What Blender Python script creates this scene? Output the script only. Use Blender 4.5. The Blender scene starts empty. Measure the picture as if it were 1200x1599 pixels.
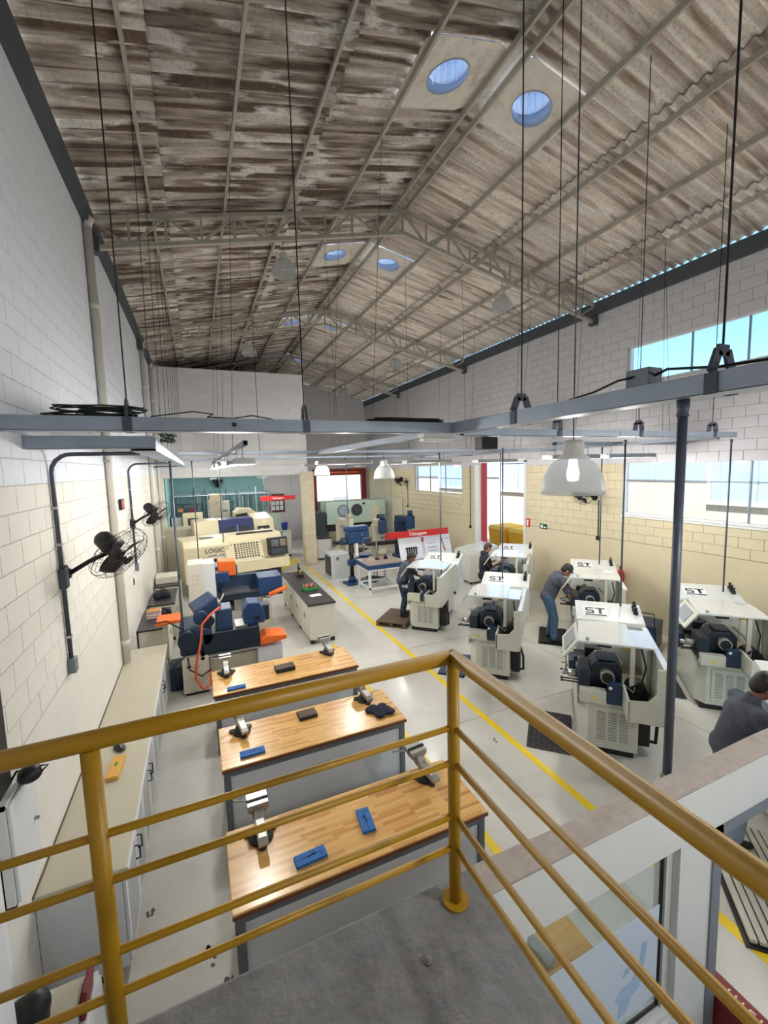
import bpy, bmesh, math, random
from mathutils import Matrix, Vector, Euler
random.seed(7)
PI = math.pi
S2 = 2 ** -0.5
scene = bpy.context.scene
COL = scene.collection

# ------------------------------------------------------------------ camera
cam_d = bpy.data.cameras.new('camera')
cam_d.sensor_fit = 'AUTO'; cam_d.sensor_width = 36.0; cam_d.lens = 15.084
cam_d.clip_start = 0.05; cam_d.clip_end = 300
cam = bpy.data.objects.new('camera', cam_d); COL.objects.link(cam)
RV = ((0.91693481, -0.06573395, 0.39358556), (-0.39811946, -0.0838505, 0.91349329), (-0.02704517, -0.99430787, -0.10305541))
m = Matrix.Identity(4)
for i in range(3):
    m[i][0] = RV[i][0]; m[i][1] = -RV[i][1]; m[i][2] = -RV[i][2]
m[2][3] = 3.8
cam.matrix_world = m
scene.camera = cam

# ------------------------------------------------------------------ sky, sun, exposure
scene.view_settings.view_transform = 'Standard'
scene.view_settings.look = 'None'
scene.view_settings.gamma = 1.0
scene.view_settings.use_curve_mapping = False
scene.view_settings.exposure = 0.68
world = bpy.data.worlds.new('sky'); scene.world = world; world.use_nodes = True
wn = world.node_tree.nodes; wl = world.node_tree.links
for n in list(wn): wn.remove(n)
wo = wn.new('ShaderNodeOutputWorld'); bgn = wn.new('ShaderNodeBackground'); sky = wn.new('ShaderNodeTexSky')
sky.sky_type = 'NISHITA'; sky.sun_disc = False; sky.sun_elevation = math.radians(52); sky.sun_rotation = math.radians(215)
sky.air_density = 1.0; sky.dust_density = 0.6; sky.ozone_density = 1.2
bgn.inputs['Strength'].default_value = 0.24
tint = wn.new('ShaderNodeMix'); tint.data_type = 'RGBA'; tint.blend_type = 'MULTIPLY'; tint.inputs[0].default_value = 1.0; tint.inputs[7].default_value = (0.70, 1.0, 1.12, 1)
wl.new(sky.outputs[0], tint.inputs[6]); wl.new(tint.outputs[2], bgn.inputs[0]); wl.new(bgn.outputs[0], wo.inputs[0])
sd = bpy.data.lights.new('sun', 'SUN'); sd.energy = 7.0; sd.angle = math.radians(1.0); sd.color = (1.0, 0.95, 0.86)
so = bpy.data.objects.new('sun', sd); COL.objects.link(so)
# light travels towards +x +y -z: the neighbour's wall beyond the right-hand windows is sunlit
so.rotation_euler = Vector((0.55, 0.28, -0.95)).to_track_quat('-Z', 'Y').to_euler()
so.location = (-6, -6, 14)

# ------------------------------------------------------------------ helpers
def lin(r, g, b):
    f = lambda c: (c / 255 / 12.92) if c / 255 <= 0.04045 else ((c / 255 + 0.055) / 1.055) ** 2.4
    return (f(r), f(g), f(b), 1.0)

class MB:
    def __init__(s): s.v = []; s.f = []; s.sm = []
    def add(s, vs, fs, smooth=False):
        o = len(s.v); s.v += [tuple(v) for v in vs]; s.f += [tuple(i + o for i in f) for f in fs]; s.sm += [smooth] * len(fs); return s
    def box(s, x0, y0, z0, x1, y1, z1):
        vs = [(x, y, z) for x in (x0, x1) for y in (y0, y1) for z in (z0, z1)]
        return s.add(vs, [(0, 1, 3, 2), (4, 6, 7, 5), (0, 4, 5, 1), (2, 3, 7, 6), (0, 2, 6, 4), (1, 5, 7, 3)])
    def obox(s, c, size, rot=(0, 0, 0)):
        R = Euler(rot).to_matrix(); c = Vector(c); h = [d / 2 for d in size]
        vs = [c + R @ Vector((x, y, z)) for x in (-h[0], h[0]) for y in (-h[1], h[1]) for z in (-h[2], h[2])]
        return s.add(vs, [(0, 1, 3, 2), (4, 6, 7, 5), (0, 4, 5, 1), (2, 3, 7, 6), (0, 2, 6, 4), (1, 5, 7, 3)])
    def bar(s, p0, p1, w, h, up=(0, 0, 1)):
        p0 = Vector(p0); p1 = Vector(p1); d = (p1 - p0).normalized(); u = Vector(up)
        if abs(d.dot(u)) > 0.98: u = Vector((1, 0, 0))
        a = d.cross(u).normalized(); b = a.cross(d).normalized()
        vs = [p + a * i * w / 2 + b * j * h / 2 for p in (p0, p1) for i in (-1, 1) for j in (-1, 1)]
        return s.add(vs, [(0, 1, 3, 2), (4, 6, 7, 5), (0, 4, 5, 1), (2, 3, 7, 6), (0, 2, 6, 4), (1, 5, 7, 3)])
    def prism(s, poly, a, b, axis='y'):
        n = len(poly)
        f3 = {'x': lambda p, t: (t, p[0], p[1]), 'y': lambda p, t: (p[0], t, p[1]), 'z': lambda p, t: (p[0], p[1], t)}[axis]
        vs = [f3(p, a) for p in poly] + [f3(p, b) for p in poly]
        fs = [tuple(range(n)), tuple(range(n, 2 * n))] + [(i, (i + 1) % n, n + (i + 1) % n, n + i) for i in range(n)]
        return s.add(vs, fs)
    def cyl(s, p0, p1, r, n=12, r1=None, cap=True, smooth=True):
        p0 = Vector(p0); p1 = Vector(p1); r1 = r if r1 is None else r1
        d = (p1 - p0).normalized(); u = Vector((0, 0, 1)) if abs(d.z) < 0.9 else Vector((1, 0, 0))
        a = d.cross(u).normalized(); b = a.cross(d)
        vs = []
        for p, rr in ((p0, r), (p1, r1)):
            for i in range(n):
                t = 2 * PI * i / n; vs.append(p + a * math.cos(t) * rr + b * math.sin(t) * rr)
        s.add(vs, [(i, (i + 1) % n, n + (i + 1) % n, n + i) for i in range(n)], smooth)
        if cap: s.add(vs, [tuple(range(n)), tuple(range(n, 2 * n))])
        return s
    def tube(s, pts, r, n=8):
        pts = [Vector(p) for p in pts]; rings = []; pa = None
        for i, p in enumerate(pts):
            d = (pts[min(i + 1, len(pts) - 1)] - pts[max(i - 1, 0)]).normalized()
            if pa is None:
                u = Vector((0, 0, 1)) if abs(d.z) < 0.9 else Vector((1, 0, 0)); a = d.cross(u).normalized()
            else: a = (pa - d * pa.dot(d)).normalized()
            pa = a; b = d.cross(a)
            rings.append([p + a * math.cos(2 * PI * k / n) * r + b * math.sin(2 * PI * k / n) * r for k in range(n)])
        vs = [v for R in rings for v in R]; fs = []
        for i in range(len(pts) - 1):
            fs += [(i * n + k, i * n + (k + 1) % n, (i + 1) * n + (k + 1) % n, (i + 1) * n + k) for k in range(n)]
        s.add(vs, fs, True); L = (len(pts) - 1) * n
        s.add(vs, [tuple(range(n)), tuple(range(L, L + n))])
        return s
    def ell(s, c, rx, ry, rz, n=14, m=9, rot=None):
        c = Vector(c); R = Euler(rot).to_matrix() if rot else Matrix.Identity(3); vs = []
        for i in range(m + 1):
            t = PI * i / m
            for k in range(n):
                p = 2 * PI * k / n
                vs.append(c + R @ Vector((rx * math.sin(t) * math.cos(p), ry * math.sin(t) * math.sin(p), rz * math.cos(t))))
        fs = [(i * n + k, i * n + (k + 1) % n, (i + 1) * n + (k + 1) % n, (i + 1) * n + k) for i in range(m) for k in range(n)]
        return s.add(vs, fs, True)
    def cap(s, p0, r0, p1, r1):
        s.cyl(p0, p1, r0, 12, r1); s.ell(p0, r0, r0, r0, 12, 8); s.ell(p1, r1, r1, r1, 12, 8); return s
    def rev(s, prof, c=(0, 0, 0), n=24, smooth=True):
        vs = []
        for r, z in prof:
            for k in range(n):
                t = 2 * PI * k / n; vs.append((c[0] + r * math.cos(t), c[1] + r * math.sin(t), c[2] + z))
        fs = [(i * n + k, i * n + (k + 1) % n, (i + 1) * n + (k + 1) % n, (i + 1) * n + k) for i in range(len(prof) - 1) for k in range(n)]
        return s.add(vs, fs, smooth)
    def grid(s, fn, nu, nv, smooth=True):
        vs = [fn(i / nu, j / nv) for i in range(nu + 1) for j in range(nv + 1)]
        fs = [(i * (nv + 1) + j, (i + 1) * (nv + 1) + j, (i + 1) * (nv + 1) + j + 1, i * (nv + 1) + j + 1) for i in range(nu) for j in range(nv)]
        return s.add(vs, fs, smooth)
    def mesh(s, name, mat=None):
        me = bpy.data.meshes.new(name); me.from_pydata(s.v, [], s.f)
        bm = bmesh.new(); bm.from_mesh(me)
        if len(s.v) < 20000: bmesh.ops.remove_doubles(bm, verts=bm.verts, dist=1e-5)
        bmesh.ops.recalc_face_normals(bm, faces=bm.faces); bm.to_mesh(me); bm.free()
        if len(me.polygons) == len(s.f): me.polygons.foreach_set('use_smooth', s.sm)
        elif any(s.sm): me.polygons.foreach_set('use_smooth', [True] * len(me.polygons)); me.set_sharp_from_angle(angle=0.7)
        if mat is not None: me.materials.append(mat if not isinstance(mat, str) else M[mat])
        return me
    def build(s, name, mat, parent=None, loc=None, rot=None, bevel=0, seg=2, solid=0, label=None):
        o = bpy.data.objects.new(name, s.mesh(name, mat)); COL.objects.link(o)
        if parent: o.parent = parent
        if loc: o.location = loc
        if rot: o.rotation_euler = rot
        if bevel:
            b = o.modifiers.new('bevel', 'BEVEL'); b.width = bevel; b.segments = seg; b.limit_method = 'ANGLE'; b.angle_limit = 0.7
        if solid:
            b = o.modifiers.new('solid', 'SOLIDIFY'); b.thickness = solid; b.offset = 0
        if label: o['label'] = label
        return o

def tag(o, label, cat=None, group=None, kind=None):
    o['label'] = label
    if cat: o['category'] = cat
    if group: o['group'] = group
    if kind: o['kind'] = kind
    return o
def thing(name, label, cat, loc=(0, 0, 0), rz=0.0, group=None, kind=None):
    o = bpy.data.objects.new(name, None); COL.objects.link(o); o.empty_display_size = 0.1
    o.location = loc; o.rotation_euler = (0, 0, rz)
    return tag(o, label, cat, group, kind)
def kids(o): return [c for c in COL.objects if c.parent == o]
def copy_tree(o, parent=None, loc=None, rz=None, label=None, group=None):
    c = o.copy(); COL.objects.link(c); c.parent = parent
    if loc is not None: c.location = loc
    if rz is not None: c.rotation_euler = (0, 0, rz)
    if label: c['label'] = label
    if group: c['group'] = group
    for ch in kids(o): copy_tree(ch, c)
    return c
def inst(name, mesh, parent, loc, rot=(0, 0, 0), scale=(1, 1, 1)):
    o = bpy.data.objects.new(name, mesh); COL.objects.link(o); o.parent = parent
    o.location = loc; o.rotation_euler = rot; o.scale = scale; return o
def text_mesh(txt, size, mat, depth=0.002, shear=0.0):
    cu = bpy.data.curves.new('text', 'FONT'); cu.body = txt; cu.size = size; cu.extrude = depth; cu.align_x = 'CENTER'; cu.align_y = 'CENTER'; cu.shear = shear
    cu.resolution_u = 3; cu.offset = size * 0.012
    o = bpy.data.objects.new('text', cu); COL.objects.link(o)
    dg = bpy.context.evaluated_depsgraph_get(); me = bpy.data.meshes.new_from_object(o.evaluated_get(dg))
    bpy.data.objects.remove(o); me.materials.clear(); me.materials.append(M[mat]); return me
def remesh(mb, name, mat, parent, voxel=0.012, it=4, label=None):
    o = mb.build(name, mat, parent)
    r = o.modifiers.new('r', 'REMESH'); r.mode = 'VOXEL'; r.voxel_size = voxel; r.use_smooth_shade = True
    sm = o.modifiers.new('s', 'SMOOTH'); sm.factor = 0.5; sm.iterations = it
    dg = bpy.context.evaluated_depsgraph_get(); me = bpy.data.meshes.new_from_object(o.evaluated_get(dg))
    o.modifiers.clear(); old = o.data; o.data = me; bpy.data.meshes.remove(old)
    me.polygons.foreach_set('use_smooth', [True] * len(me.polygons))
    if label: o['label'] = label
    return o

# ------------------------------------------------------------------ materials
M = {}
def mat(name, col, rough=0.6, metal=0.0, var=0.08, scale=6.0, bump=0.0, bscale=60.0, coat=0.0, stretch=None, emit=None, estr=0.0, dirt=None, dirt_amt=0.0, dscale=3.0, trans=0.0, spec=0.5):
    m = bpy.data.materials.new(name); m.use_nodes = True; M[name] = m
    nt = m.node_tree; N = nt.nodes; L = nt.links; b = N['Principled BSDF']
    b.inputs['Roughness'].default_value = rough; b.inputs['Metallic'].default_value = metal
    b.inputs['Coat Weight'].default_value = coat; b.inputs['Coat Roughness'].default_value = 0.15
    b.inputs['Specular IOR Level'].default_value = spec
    if trans: b.inputs['Transmission Weight'].default_value = trans
    tc = N.new('ShaderNodeTexCoord'); src = tc.outputs['Object']
    if stretch:
        mp = N.new('ShaderNodeMapping'); mp.inputs['Scale'].default_value = stretch; L.new(src, mp.inputs[0]); src = mp.outputs[0]
    nz = N.new('ShaderNodeTexNoise'); nz.inputs['Scale'].default_value = scale; nz.inputs['Detail'].default_value = 4; L.new(src, nz.inputs['Vector'])
    hs = N.new('ShaderNodeMix'); hs.data_type = 'RGBA'
    c = lin(*col)
    lo = tuple(max(0, x * (1 - 2 * var)) for x in c[:3]) + (1,); hi = tuple(min(1, x * (1 + 2 * var)) for x in c[:3]) + (1,)
    hs.inputs[6].default_value = lo; hs.inputs[7].default_value = hi; L.new(nz.outputs[0], hs.inputs[0]); out = hs.outputs[2]
    if dirt:
        n2 = N.new('ShaderNodeTexNoise'); n2.inputs['Scale'].default_value = dscale; n2.inputs['Detail'].default_value = 6; n2.inputs['Roughness'].default_value = 0.7; L.new(src, n2.inputs['Vector'])
        rp = N.new('ShaderNodeValToRGB'); rp.color_ramp.elements[0].position = 0.52; rp.color_ramp.elements[1].position = 0.72; L.new(n2.outputs[0], rp.inputs[0])
        mu = N.new('ShaderNodeMath'); mu.operation = 'MULTIPLY'; mu.inputs[1].default_value = dirt_amt; L.new(rp.outputs[0], mu.inputs[0])
        mx = N.new('ShaderNodeMix'); mx.data_type = 'RGBA'; mx.inputs[7].default_value = lin(*dirt); L.new(mu.outputs[0], mx.inputs[0]); L.new(out, mx.inputs[6]); out = mx.outputs[2]
    L.new(out, b.inputs['Base Color'])
    if emit: b.inputs['Emission Color'].default_value = lin(*emit); b.inputs['Emission Strength'].default_value = estr
    if bump:
        n3 = N.new('ShaderNodeTexNoise'); n3.inputs['Scale'].default_value = bscale; n3.inputs['Detail'].default_value = 5; L.new(src, n3.inputs['Vector'])
        bp = N.new('ShaderNodeBump'); bp.inputs['Strength'].default_value = bump; bp.inputs['Distance'].default_value = 0.01; L.new(n3.outputs[0], bp.inputs['Height']); L.new(bp.outputs[0], b.inputs['Normal'])
    return m

mat('floor', (202, 200, 192), 0.33, var=0.04, scale=1.2, dirt=(168, 163, 150), dirt_amt=0.5, dscale=1.1, coat=0.12)
mat('joint', (70, 66, 60), 0.9)
mat('yellow_line', (238, 205, 30), 0.4, var=0.05, dirt=(170, 150, 60), dirt_amt=0.3)
mat('wall_white', (222, 227, 236), 0.85, var=0.04, scale=2.5, dirt=(194, 199, 208), dirt_amt=0.6, dscale=0.9, bump=0.25, bscale=35)
mat('wall_cream', (221, 218, 209), 0.8, var=0.035, scale=2.5, dirt=(208, 204, 194), dirt_amt=0.4, dscale=0.8, bump=0.2, bscale=35)
mat('wall_tan', (203, 192, 163), 0.8, var=0.035, scale=2.5, dirt=(192, 179, 146), dirt_amt=0.5, dscale=0.8, bump=0.2, bscale=35)
mat('wall_grey', (197, 196, 201), 0.85, var=0.04, scale=2.5, dirt=(182, 180, 184), dirt_amt=0.6, dscale=0.7, bump=0.25, bscale=35)
mat('mortar', (204, 201, 193), 0.95)
mat('mortar_grey', (174, 170, 164), 0.95)
mat('teal', (130, 176, 178), 0.8, var=0.04)
mat('concrete', (128, 128, 130), 0.75, var=0.10, scale=9, bump=0.8, bscale=22, dirt=(84, 84, 86), dirt_amt=0.6, dscale=4)
mat('mortar_top', (178, 168, 160), 0.9, var=0.12, scale=14, bump=0.4, bscale=60, dirt=(146, 136, 128), dirt_amt=0.5, dscale=8)
mat('white_paint', (216, 218, 218), 0.5, var=0.02)
mat('steel_beige', (174, 169, 156), 0.6, var=0.10, scale=4, dirt=(128, 116, 98), dirt_amt=0.5, dscale=6)
mat('steel_dark', (72, 78, 84), 0.6, var=0.12, scale=3)
mat('galv', (156, 168, 184), 0.42, 0.35, var=0.10, scale=5)
mat('galv_dull', (128, 136, 146), 0.55, 0.4, var=0.10, scale=5)
mat('conduit', (78, 86, 100), 0.45, 0.3, var=0.06)
mat('black', (22, 22, 24), 0.5, var=0.15)
mat('black_rubber', (30, 30, 32), 0.85, var=0.2, scale=20)
mat('iron', (52, 52, 54), 0.45, 0.7, var=0.15, scale=12)
mat('steel', (176, 176, 174), 0.3, 0.9, var=0.10, scale=14)
mat('steel_worn', (172, 170, 164), 0.4, 0.55, var=0.18, scale=18)
mat('rail_yellow', (170, 128, 8), 0.42, var=0.03, scale=3)
mat('pvc', (214, 210, 200), 0.5, var=0.03)
mat('red', (196, 34, 34), 0.45, var=0.05)
mat('dark_red', (120, 22, 26), 0.5, var=0.06)
mat('orange', (240, 110, 28), 0.5, var=0.05)
mat('dumpster', (244, 176, 30), 0.5, var=0.06)
mat('navy', (28, 52, 80), 0.42, var=0.08, scale=8)
mat('blue_mach', (26, 60, 104), 0.42, var=0.08, scale=8)
mat('bright_blue', (24, 60, 150), 0.45, var=0.05)
mat('blue_foam', (38, 104, 178), 0.7, var=0.05)
mat('blue_foam_dark', (26, 76, 140), 0.75, var=0.05)
mat('cream_mach', (226, 214, 178), 0.42, var=0.03, coat=0.2)
mat('cream_dirty', (206, 200, 180), 0.5, var=0.06, dirt=(150, 140, 118), dirt_amt=0.4, dscale=5)
mat('lathe_white', (206, 208, 196), 0.36, var=0.03, scale=4, coat=0.25, dirt=(170, 166, 148), dirt_amt=0.25, dscale=4)
mat('lathe_top', (216, 219, 216), 0.16, var=0.02, coat=0.6)
mat('tray_olive', (150, 146, 120), 0.4, var=0.1, scale=8, dirt=(90, 84, 60), dirt_amt=0.6, dscale=7)
mat('brass', (190, 150, 60), 0.35, 0.7, var=0.1)
mat('counter_top', (192, 186, 166), 0.35, var=0.05, scale=2, dirt=(180, 172, 148), dirt_amt=0.4, dscale=2)
mat('cabinet_white', (222, 224, 226), 0.45, var=0.02)
mat('cabinet_cream', (218, 214, 200), 0.5, var=0.04, dirt=(180, 174, 158), dirt_amt=0.3)
mat('black_top', (34, 33, 35), 0.3, var=0.15, scale=10, dirt=(66, 64, 64), dirt_amt=0.4, dscale=6)
mat('bench_grey', (98, 104, 112), 0.5, var=0.05)
mat('bench_panel', (212, 214, 218), 0.5, var=0.02)
mat('wood_plain', (196, 140, 72), 0.45, var=0.12, scale=5, stretch=(3, 20, 20))
mat('wood_dark', (112, 60, 30), 0.5, var=0.15, scale=6)
mat('pallet_wood', (98, 82, 66), 0.8, var=0.15, scale=8, stretch=(2, 14, 14))
mat('fabric_grey', (74, 78, 90), 0.9, var=0.12, scale=16, bump=0.3, bscale=40)
mat('fabric_dark', (40, 42, 50), 0.9, var=0.12, scale=16, bump=0.3, bscale=40)
mat('fabric_navy', (20, 26, 50), 0.9, var=0.2, scale=14, bump=0.4, bscale=40)
mat('jeans', (72, 98, 128), 0.9, var=0.18, scale=9, bump=0.3, bscale=60)
mat('jeans_dark', (40, 50, 74), 0.9, var=0.15, scale=9)
mat('jeans_pale', (132, 148, 168), 0.9, var=0.12, scale=7, bump=0.3, bscale=40)
mat('skin', (176, 116, 84), 0.55, var=0.06, scale=10)
mat('skin_dark', (138, 84, 58), 0.55, var=0.06, scale=10)
mat('hair', (26, 20, 18), 0.6, var=0.2, scale=40)
mat('hair_brown', (62, 42, 32), 0.6, var=0.2, scale=40)
mat('shoe', (26, 24, 24), 0.6)
mat('paper', (232, 232, 228), 0.8, var=0.02)
mat('ink', (30, 34, 52), 0.6)
mat('ink_blue', (40, 60, 140), 0.6)
mat('green', (30, 130, 62), 0.5)
mat('sign_green', (14, 74, 44), 0.5)
mat('cable_black', (20, 22, 22), 0.6)
mat('cable_green', (18, 66, 44), 0.6)
mat('hose', (216, 92, 58), 0.5)
mat('plaster_pink', (222, 204, 188), 0.85, var=0.04, scale=1.5)
mat('outside_ground', (176, 170, 158), 0.9, var=0.08)
mat('outside_blue', (176, 196, 218), 0.7, var=0.03)
mat('screen_dark', (60, 66, 70), 0.2, var=0.1)
mat('panel_green', (176, 196, 184), 0.6, var=0.04)
mat('galv_lamp', (196, 198, 200), 0.35, 0.4, var=0.03)
mat('lamp_cap', (224, 224, 220), 0.4, var=0.02)
mat('tube_lit', (255, 255, 250), 0.3, emit=(255, 248, 226), estr=9.0)
mat('bulb_lit', (255, 255, 255), 0.3, emit=(244, 250, 255), estr=3.0)
mat('led_red', (120, 10, 10), 0.3, emit=(255, 30, 20), estr=1.5)
mat('grate', (196, 194, 180), 0.6, var=0.05)
mat('grey_cab', (196, 200, 200), 0.45, var=0.03)
mat('dark_panel', (52, 60, 70), 0.5, var=0.1)

def glass(name, tint=(1, 1, 1), refl=0.12, rough=0.02):
    m = bpy.data.materials.new(name); m.use_nodes = True; M[name] = m; N = m.node_tree.nodes; L = m.node_tree.links
    for n in list(N): N.remove(n)
    o = N.new('ShaderNodeOutputMaterial'); t = N.new('ShaderNodeBsdfTransparent'); g = N.new('ShaderNodeBsdfGlossy'); mx = N.new('ShaderNodeMixShader')
    t.inputs[0].default_value = tint + (1,); g.inputs['Roughness'].default_value = rough; mx.inputs[0].default_value = refl
    L.new(t.outputs[0], mx.inputs[1]); L.new(g.outputs[0], mx.inputs[2]); L.new(mx.outputs[0], o.inputs[0]); return m
glass('glass', (0.93, 0.96, 0.97), 0.08)
glass('booth_glass', (0.86, 0.92, 0.93), 0.10)
def translucent(name, col, mixf=0.5, rough=0.35):
    m = bpy.data.materials.new(name); m.use_nodes = True; M[name] = m; N = m.node_tree.nodes; L = m.node_tree.links
    for n in list(N): N.remove(n)
    o = N.new('ShaderNodeOutputMaterial'); t = N.new('ShaderNodeBsdfTranslucent'); d = N.new('ShaderNodeBsdfPrincipled'); mx = N.new('ShaderNodeMixShader')
    t.inputs[0].default_value = lin(*col); d.inputs['Base Color'].default_value = lin(*col); d.inputs['Roughness'].default_value = rough; mx.inputs[0].default_value = mixf
    L.new(t.outputs[0], mx.inputs[1]); L.new(d.outputs[0], mx.inputs[2]); L.new(mx.outputs[0], o.inputs[0]); return m
translucent('shade_acrylic', (206, 210, 210), 0.5)
def see_through(m, f):
    N = m.node_tree.nodes; L = m.node_tree.links; o = [n for n in N if n.type == 'OUTPUT_MATERIAL'][0]; src = o.inputs[0].links[0].from_socket
    t = N.new('ShaderNodeBsdfTransparent'); x = N.new('ShaderNodeMixShader'); x.inputs[0].default_value = f; L.new(src, x.inputs[1]); L.new(t.outputs[0], x.inputs[2]); L.new(x.outputs[0], o.inputs[0])
see_through(M['shade_acrylic'], 0.5)
translucent('film_blue', (222, 232, 246), 0.75)
translucent('vent_plastic', (226, 232, 244), 0.4)

def mat_roof(name, base0, base1, grime_shade, g0, g1, pale):
    m = bpy.data.materials.new(name); m.use_nodes = True; M[name] = m; nt = m.node_tree; N = nt.nodes; L = nt.links; b = N['Principled BSDF']
    b.inputs['Roughness'].default_value = 0.92
    tc = N.new('ShaderNodeTexCoord'); oi = N.new('ShaderNodeObjectInfo')
    ad = N.new('ShaderNodeVectorMath'); ad.operation = 'MULTIPLY_ADD'; ad.inputs[1].default_value = (1, 1, 1)
    cx = N.new('ShaderNodeCombineXYZ'); mu = N.new('ShaderNodeMath'); mu.operation = 'MULTIPLY'; mu.inputs[1].default_value = 37.0
    L.new(oi.outputs['Random'], mu.inputs[0]); L.new(mu.outputs[0], cx.inputs[0]); L.new(mu.outputs[0], cx.inputs[1])
    L.new(tc.outputs['Object'], ad.inputs[0]); L.new(cx.outputs[0], ad.inputs[2])
    def noise(scale, sc, det=5, rough=0.6):
        mp = N.new('ShaderNodeMapping'); mp.inputs['Scale'].default_value = sc; L.new(ad.outputs[0], mp.inputs[0])
        n = N.new('ShaderNodeTexNoise'); n.inputs['Scale'].default_value = scale; n.inputs['Detail'].default_value = det; n.inputs['Roughness'].default_value = rough; L.new(mp.outputs[0], n.inputs['Vector']); return n
    def ramp(src, a, b_):
        r = N.new('ShaderNodeValToRGB'); r.color_ramp.elements[0].position = a; r.color_ramp.elements[1].position = b_; L.new(src, r.inputs[0]); return r.outputs[0]
    def mixc(f, a, b_):
        x = N.new('ShaderNodeMix'); x.data_type = 'RGBA'; L.new(f, x.inputs[0])
        for i, v in ((6, a), (7, b_)):
            if isinstance(v, tuple): x.inputs[i].default_value = v
            else: L.new(v, x.inputs[i])
        return x.outputs[2]
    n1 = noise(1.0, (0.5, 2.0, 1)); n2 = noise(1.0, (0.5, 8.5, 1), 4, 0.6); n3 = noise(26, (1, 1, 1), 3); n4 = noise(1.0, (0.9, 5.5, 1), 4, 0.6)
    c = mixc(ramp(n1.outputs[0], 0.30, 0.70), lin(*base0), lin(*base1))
    c = mixc(ramp(n2.outputs[0], g0, g1), c, lin(*grime_shade))  # dark streaks near wave pitch: grime, plus wave shading put into the colour
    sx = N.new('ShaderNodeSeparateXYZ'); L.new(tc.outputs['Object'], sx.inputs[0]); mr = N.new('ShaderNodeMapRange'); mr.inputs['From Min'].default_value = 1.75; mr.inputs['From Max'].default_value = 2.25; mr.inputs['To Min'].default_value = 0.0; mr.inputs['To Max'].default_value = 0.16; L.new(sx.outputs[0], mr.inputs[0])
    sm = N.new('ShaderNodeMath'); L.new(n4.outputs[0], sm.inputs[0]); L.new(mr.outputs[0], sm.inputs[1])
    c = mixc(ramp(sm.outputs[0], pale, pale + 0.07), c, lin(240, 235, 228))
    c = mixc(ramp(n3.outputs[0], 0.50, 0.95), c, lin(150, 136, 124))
    tm = N.new('ShaderNodeMapRange'); tm.inputs['To Min'].default_value = 0.82; tm.inputs['To Max'].default_value = 1.1; L.new(oi.outputs['Random'], tm.inputs[0])
    hv = N.new('ShaderNodeHueSaturation'); L.new(tm.outputs[0], hv.inputs['Value']); L.new(c, hv.inputs['Color'])
    L.new(hv.outputs[0], b.inputs['Base Color'])
    bp = N.new('ShaderNodeBump'); bp.inputs['Strength'].default_value = 0.35; bp.inputs['Distance'].default_value = 0.01; L.new(n3.outputs[0], bp.inputs['Height']); L.new(bp.outputs[0], b.inputs['Normal'])
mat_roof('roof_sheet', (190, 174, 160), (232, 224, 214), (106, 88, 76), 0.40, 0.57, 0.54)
mat_roof('roof_sheet_pale', (220, 208, 196), (244, 236, 226), (160, 138, 122), 0.45, 0.66, 0.57)  # right slope sheets: less grime, and brighter light put into the base colour
mat('vent_panel', (226, 218, 206), 0.9, var=0.1, scale=5, dirt=(150, 132, 116), dirt_amt=0.6, dscale=4)

def mat_butcher():
    m = bpy.data.materials.new('butcher'); m.use_nodes = True; M['butcher'] = m; nt = m.node_tree; N = nt.nodes; L = nt.links; b = N['Principled BSDF']
    b.inputs['Roughness'].default_value = 0.28; b.inputs['Coat Weight'].default_value = 0.3; b.inputs['Coat Roughness'].default_value = 0.2
    tc = N.new('ShaderNodeTexCoord'); br = N.new('ShaderNodeTexBrick'); L.new(tc.outputs['Object'], br.inputs['Vector'])
    br.inputs['Scale'].default_value = 1.0; br.inputs['Brick Width'].default_value = 0.30; br.inputs['Row Height'].default_value = 0.034
    br.inputs['Mortar Size'].default_value = 0.0; br.inputs['Bias'].default_value = -0.1; br.offset = 0.37; br.offset_frequency = 3; br.squash = 0.7; br.squash_frequency = 4
    br.inputs['Color1'].default_value = (0, 0, 0, 1); br.inputs['Color2'].default_value = (1, 1, 1, 1)
    rp = N.new('ShaderNodeValToRGB'); e = rp.color_ramp.elements; e[0].position = 0.0; e[0].color = lin(236, 190, 118); e[1].position = 1.0; e[1].color = lin(186, 122, 64)
    k = rp.color_ramp.elements.new(0.45); k.color = lin(228, 178, 104); k = rp.color_ramp.elements.new(0.75); k.color = lin(212, 156, 86)
    L.new(br.outputs['Color'], rp.inputs[0])
    mp = N.new('ShaderNodeMapping'); mp.inputs['Scale'].default_value = (2, 30, 30); L.new(tc.outputs['Object'], mp.inputs[0])
    nz = N.new('ShaderNodeTexNoise'); nz.inputs['Scale'].default_value = 3; nz.inputs['Detail'].default_value = 5; L.new(mp.outputs[0], nz.inputs['Vector'])
    mx = N.new('ShaderNodeMix'); mx.data_type = 'RGBA'; mx.blend_type = 'MULTIPLY'; mx.inputs[0].default_value = 0.3
    r2 = N.new('ShaderNodeValToRGB'); r2.color_ramp.elements[0].color = (0.6, 0.5, 0.4, 1); r2.color_ramp.elements[0].position = 0.3; r2.color_ramp.elements[1].position = 0.6; L.new(nz.outputs[0], r2.inputs[0])
    L.new(rp.outputs[0], mx.inputs[6]); L.new(r2.outputs[0], mx.inputs[7]); L.new(mx.outputs[2], b.inputs['Base Color'])
mat_butcher()
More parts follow.
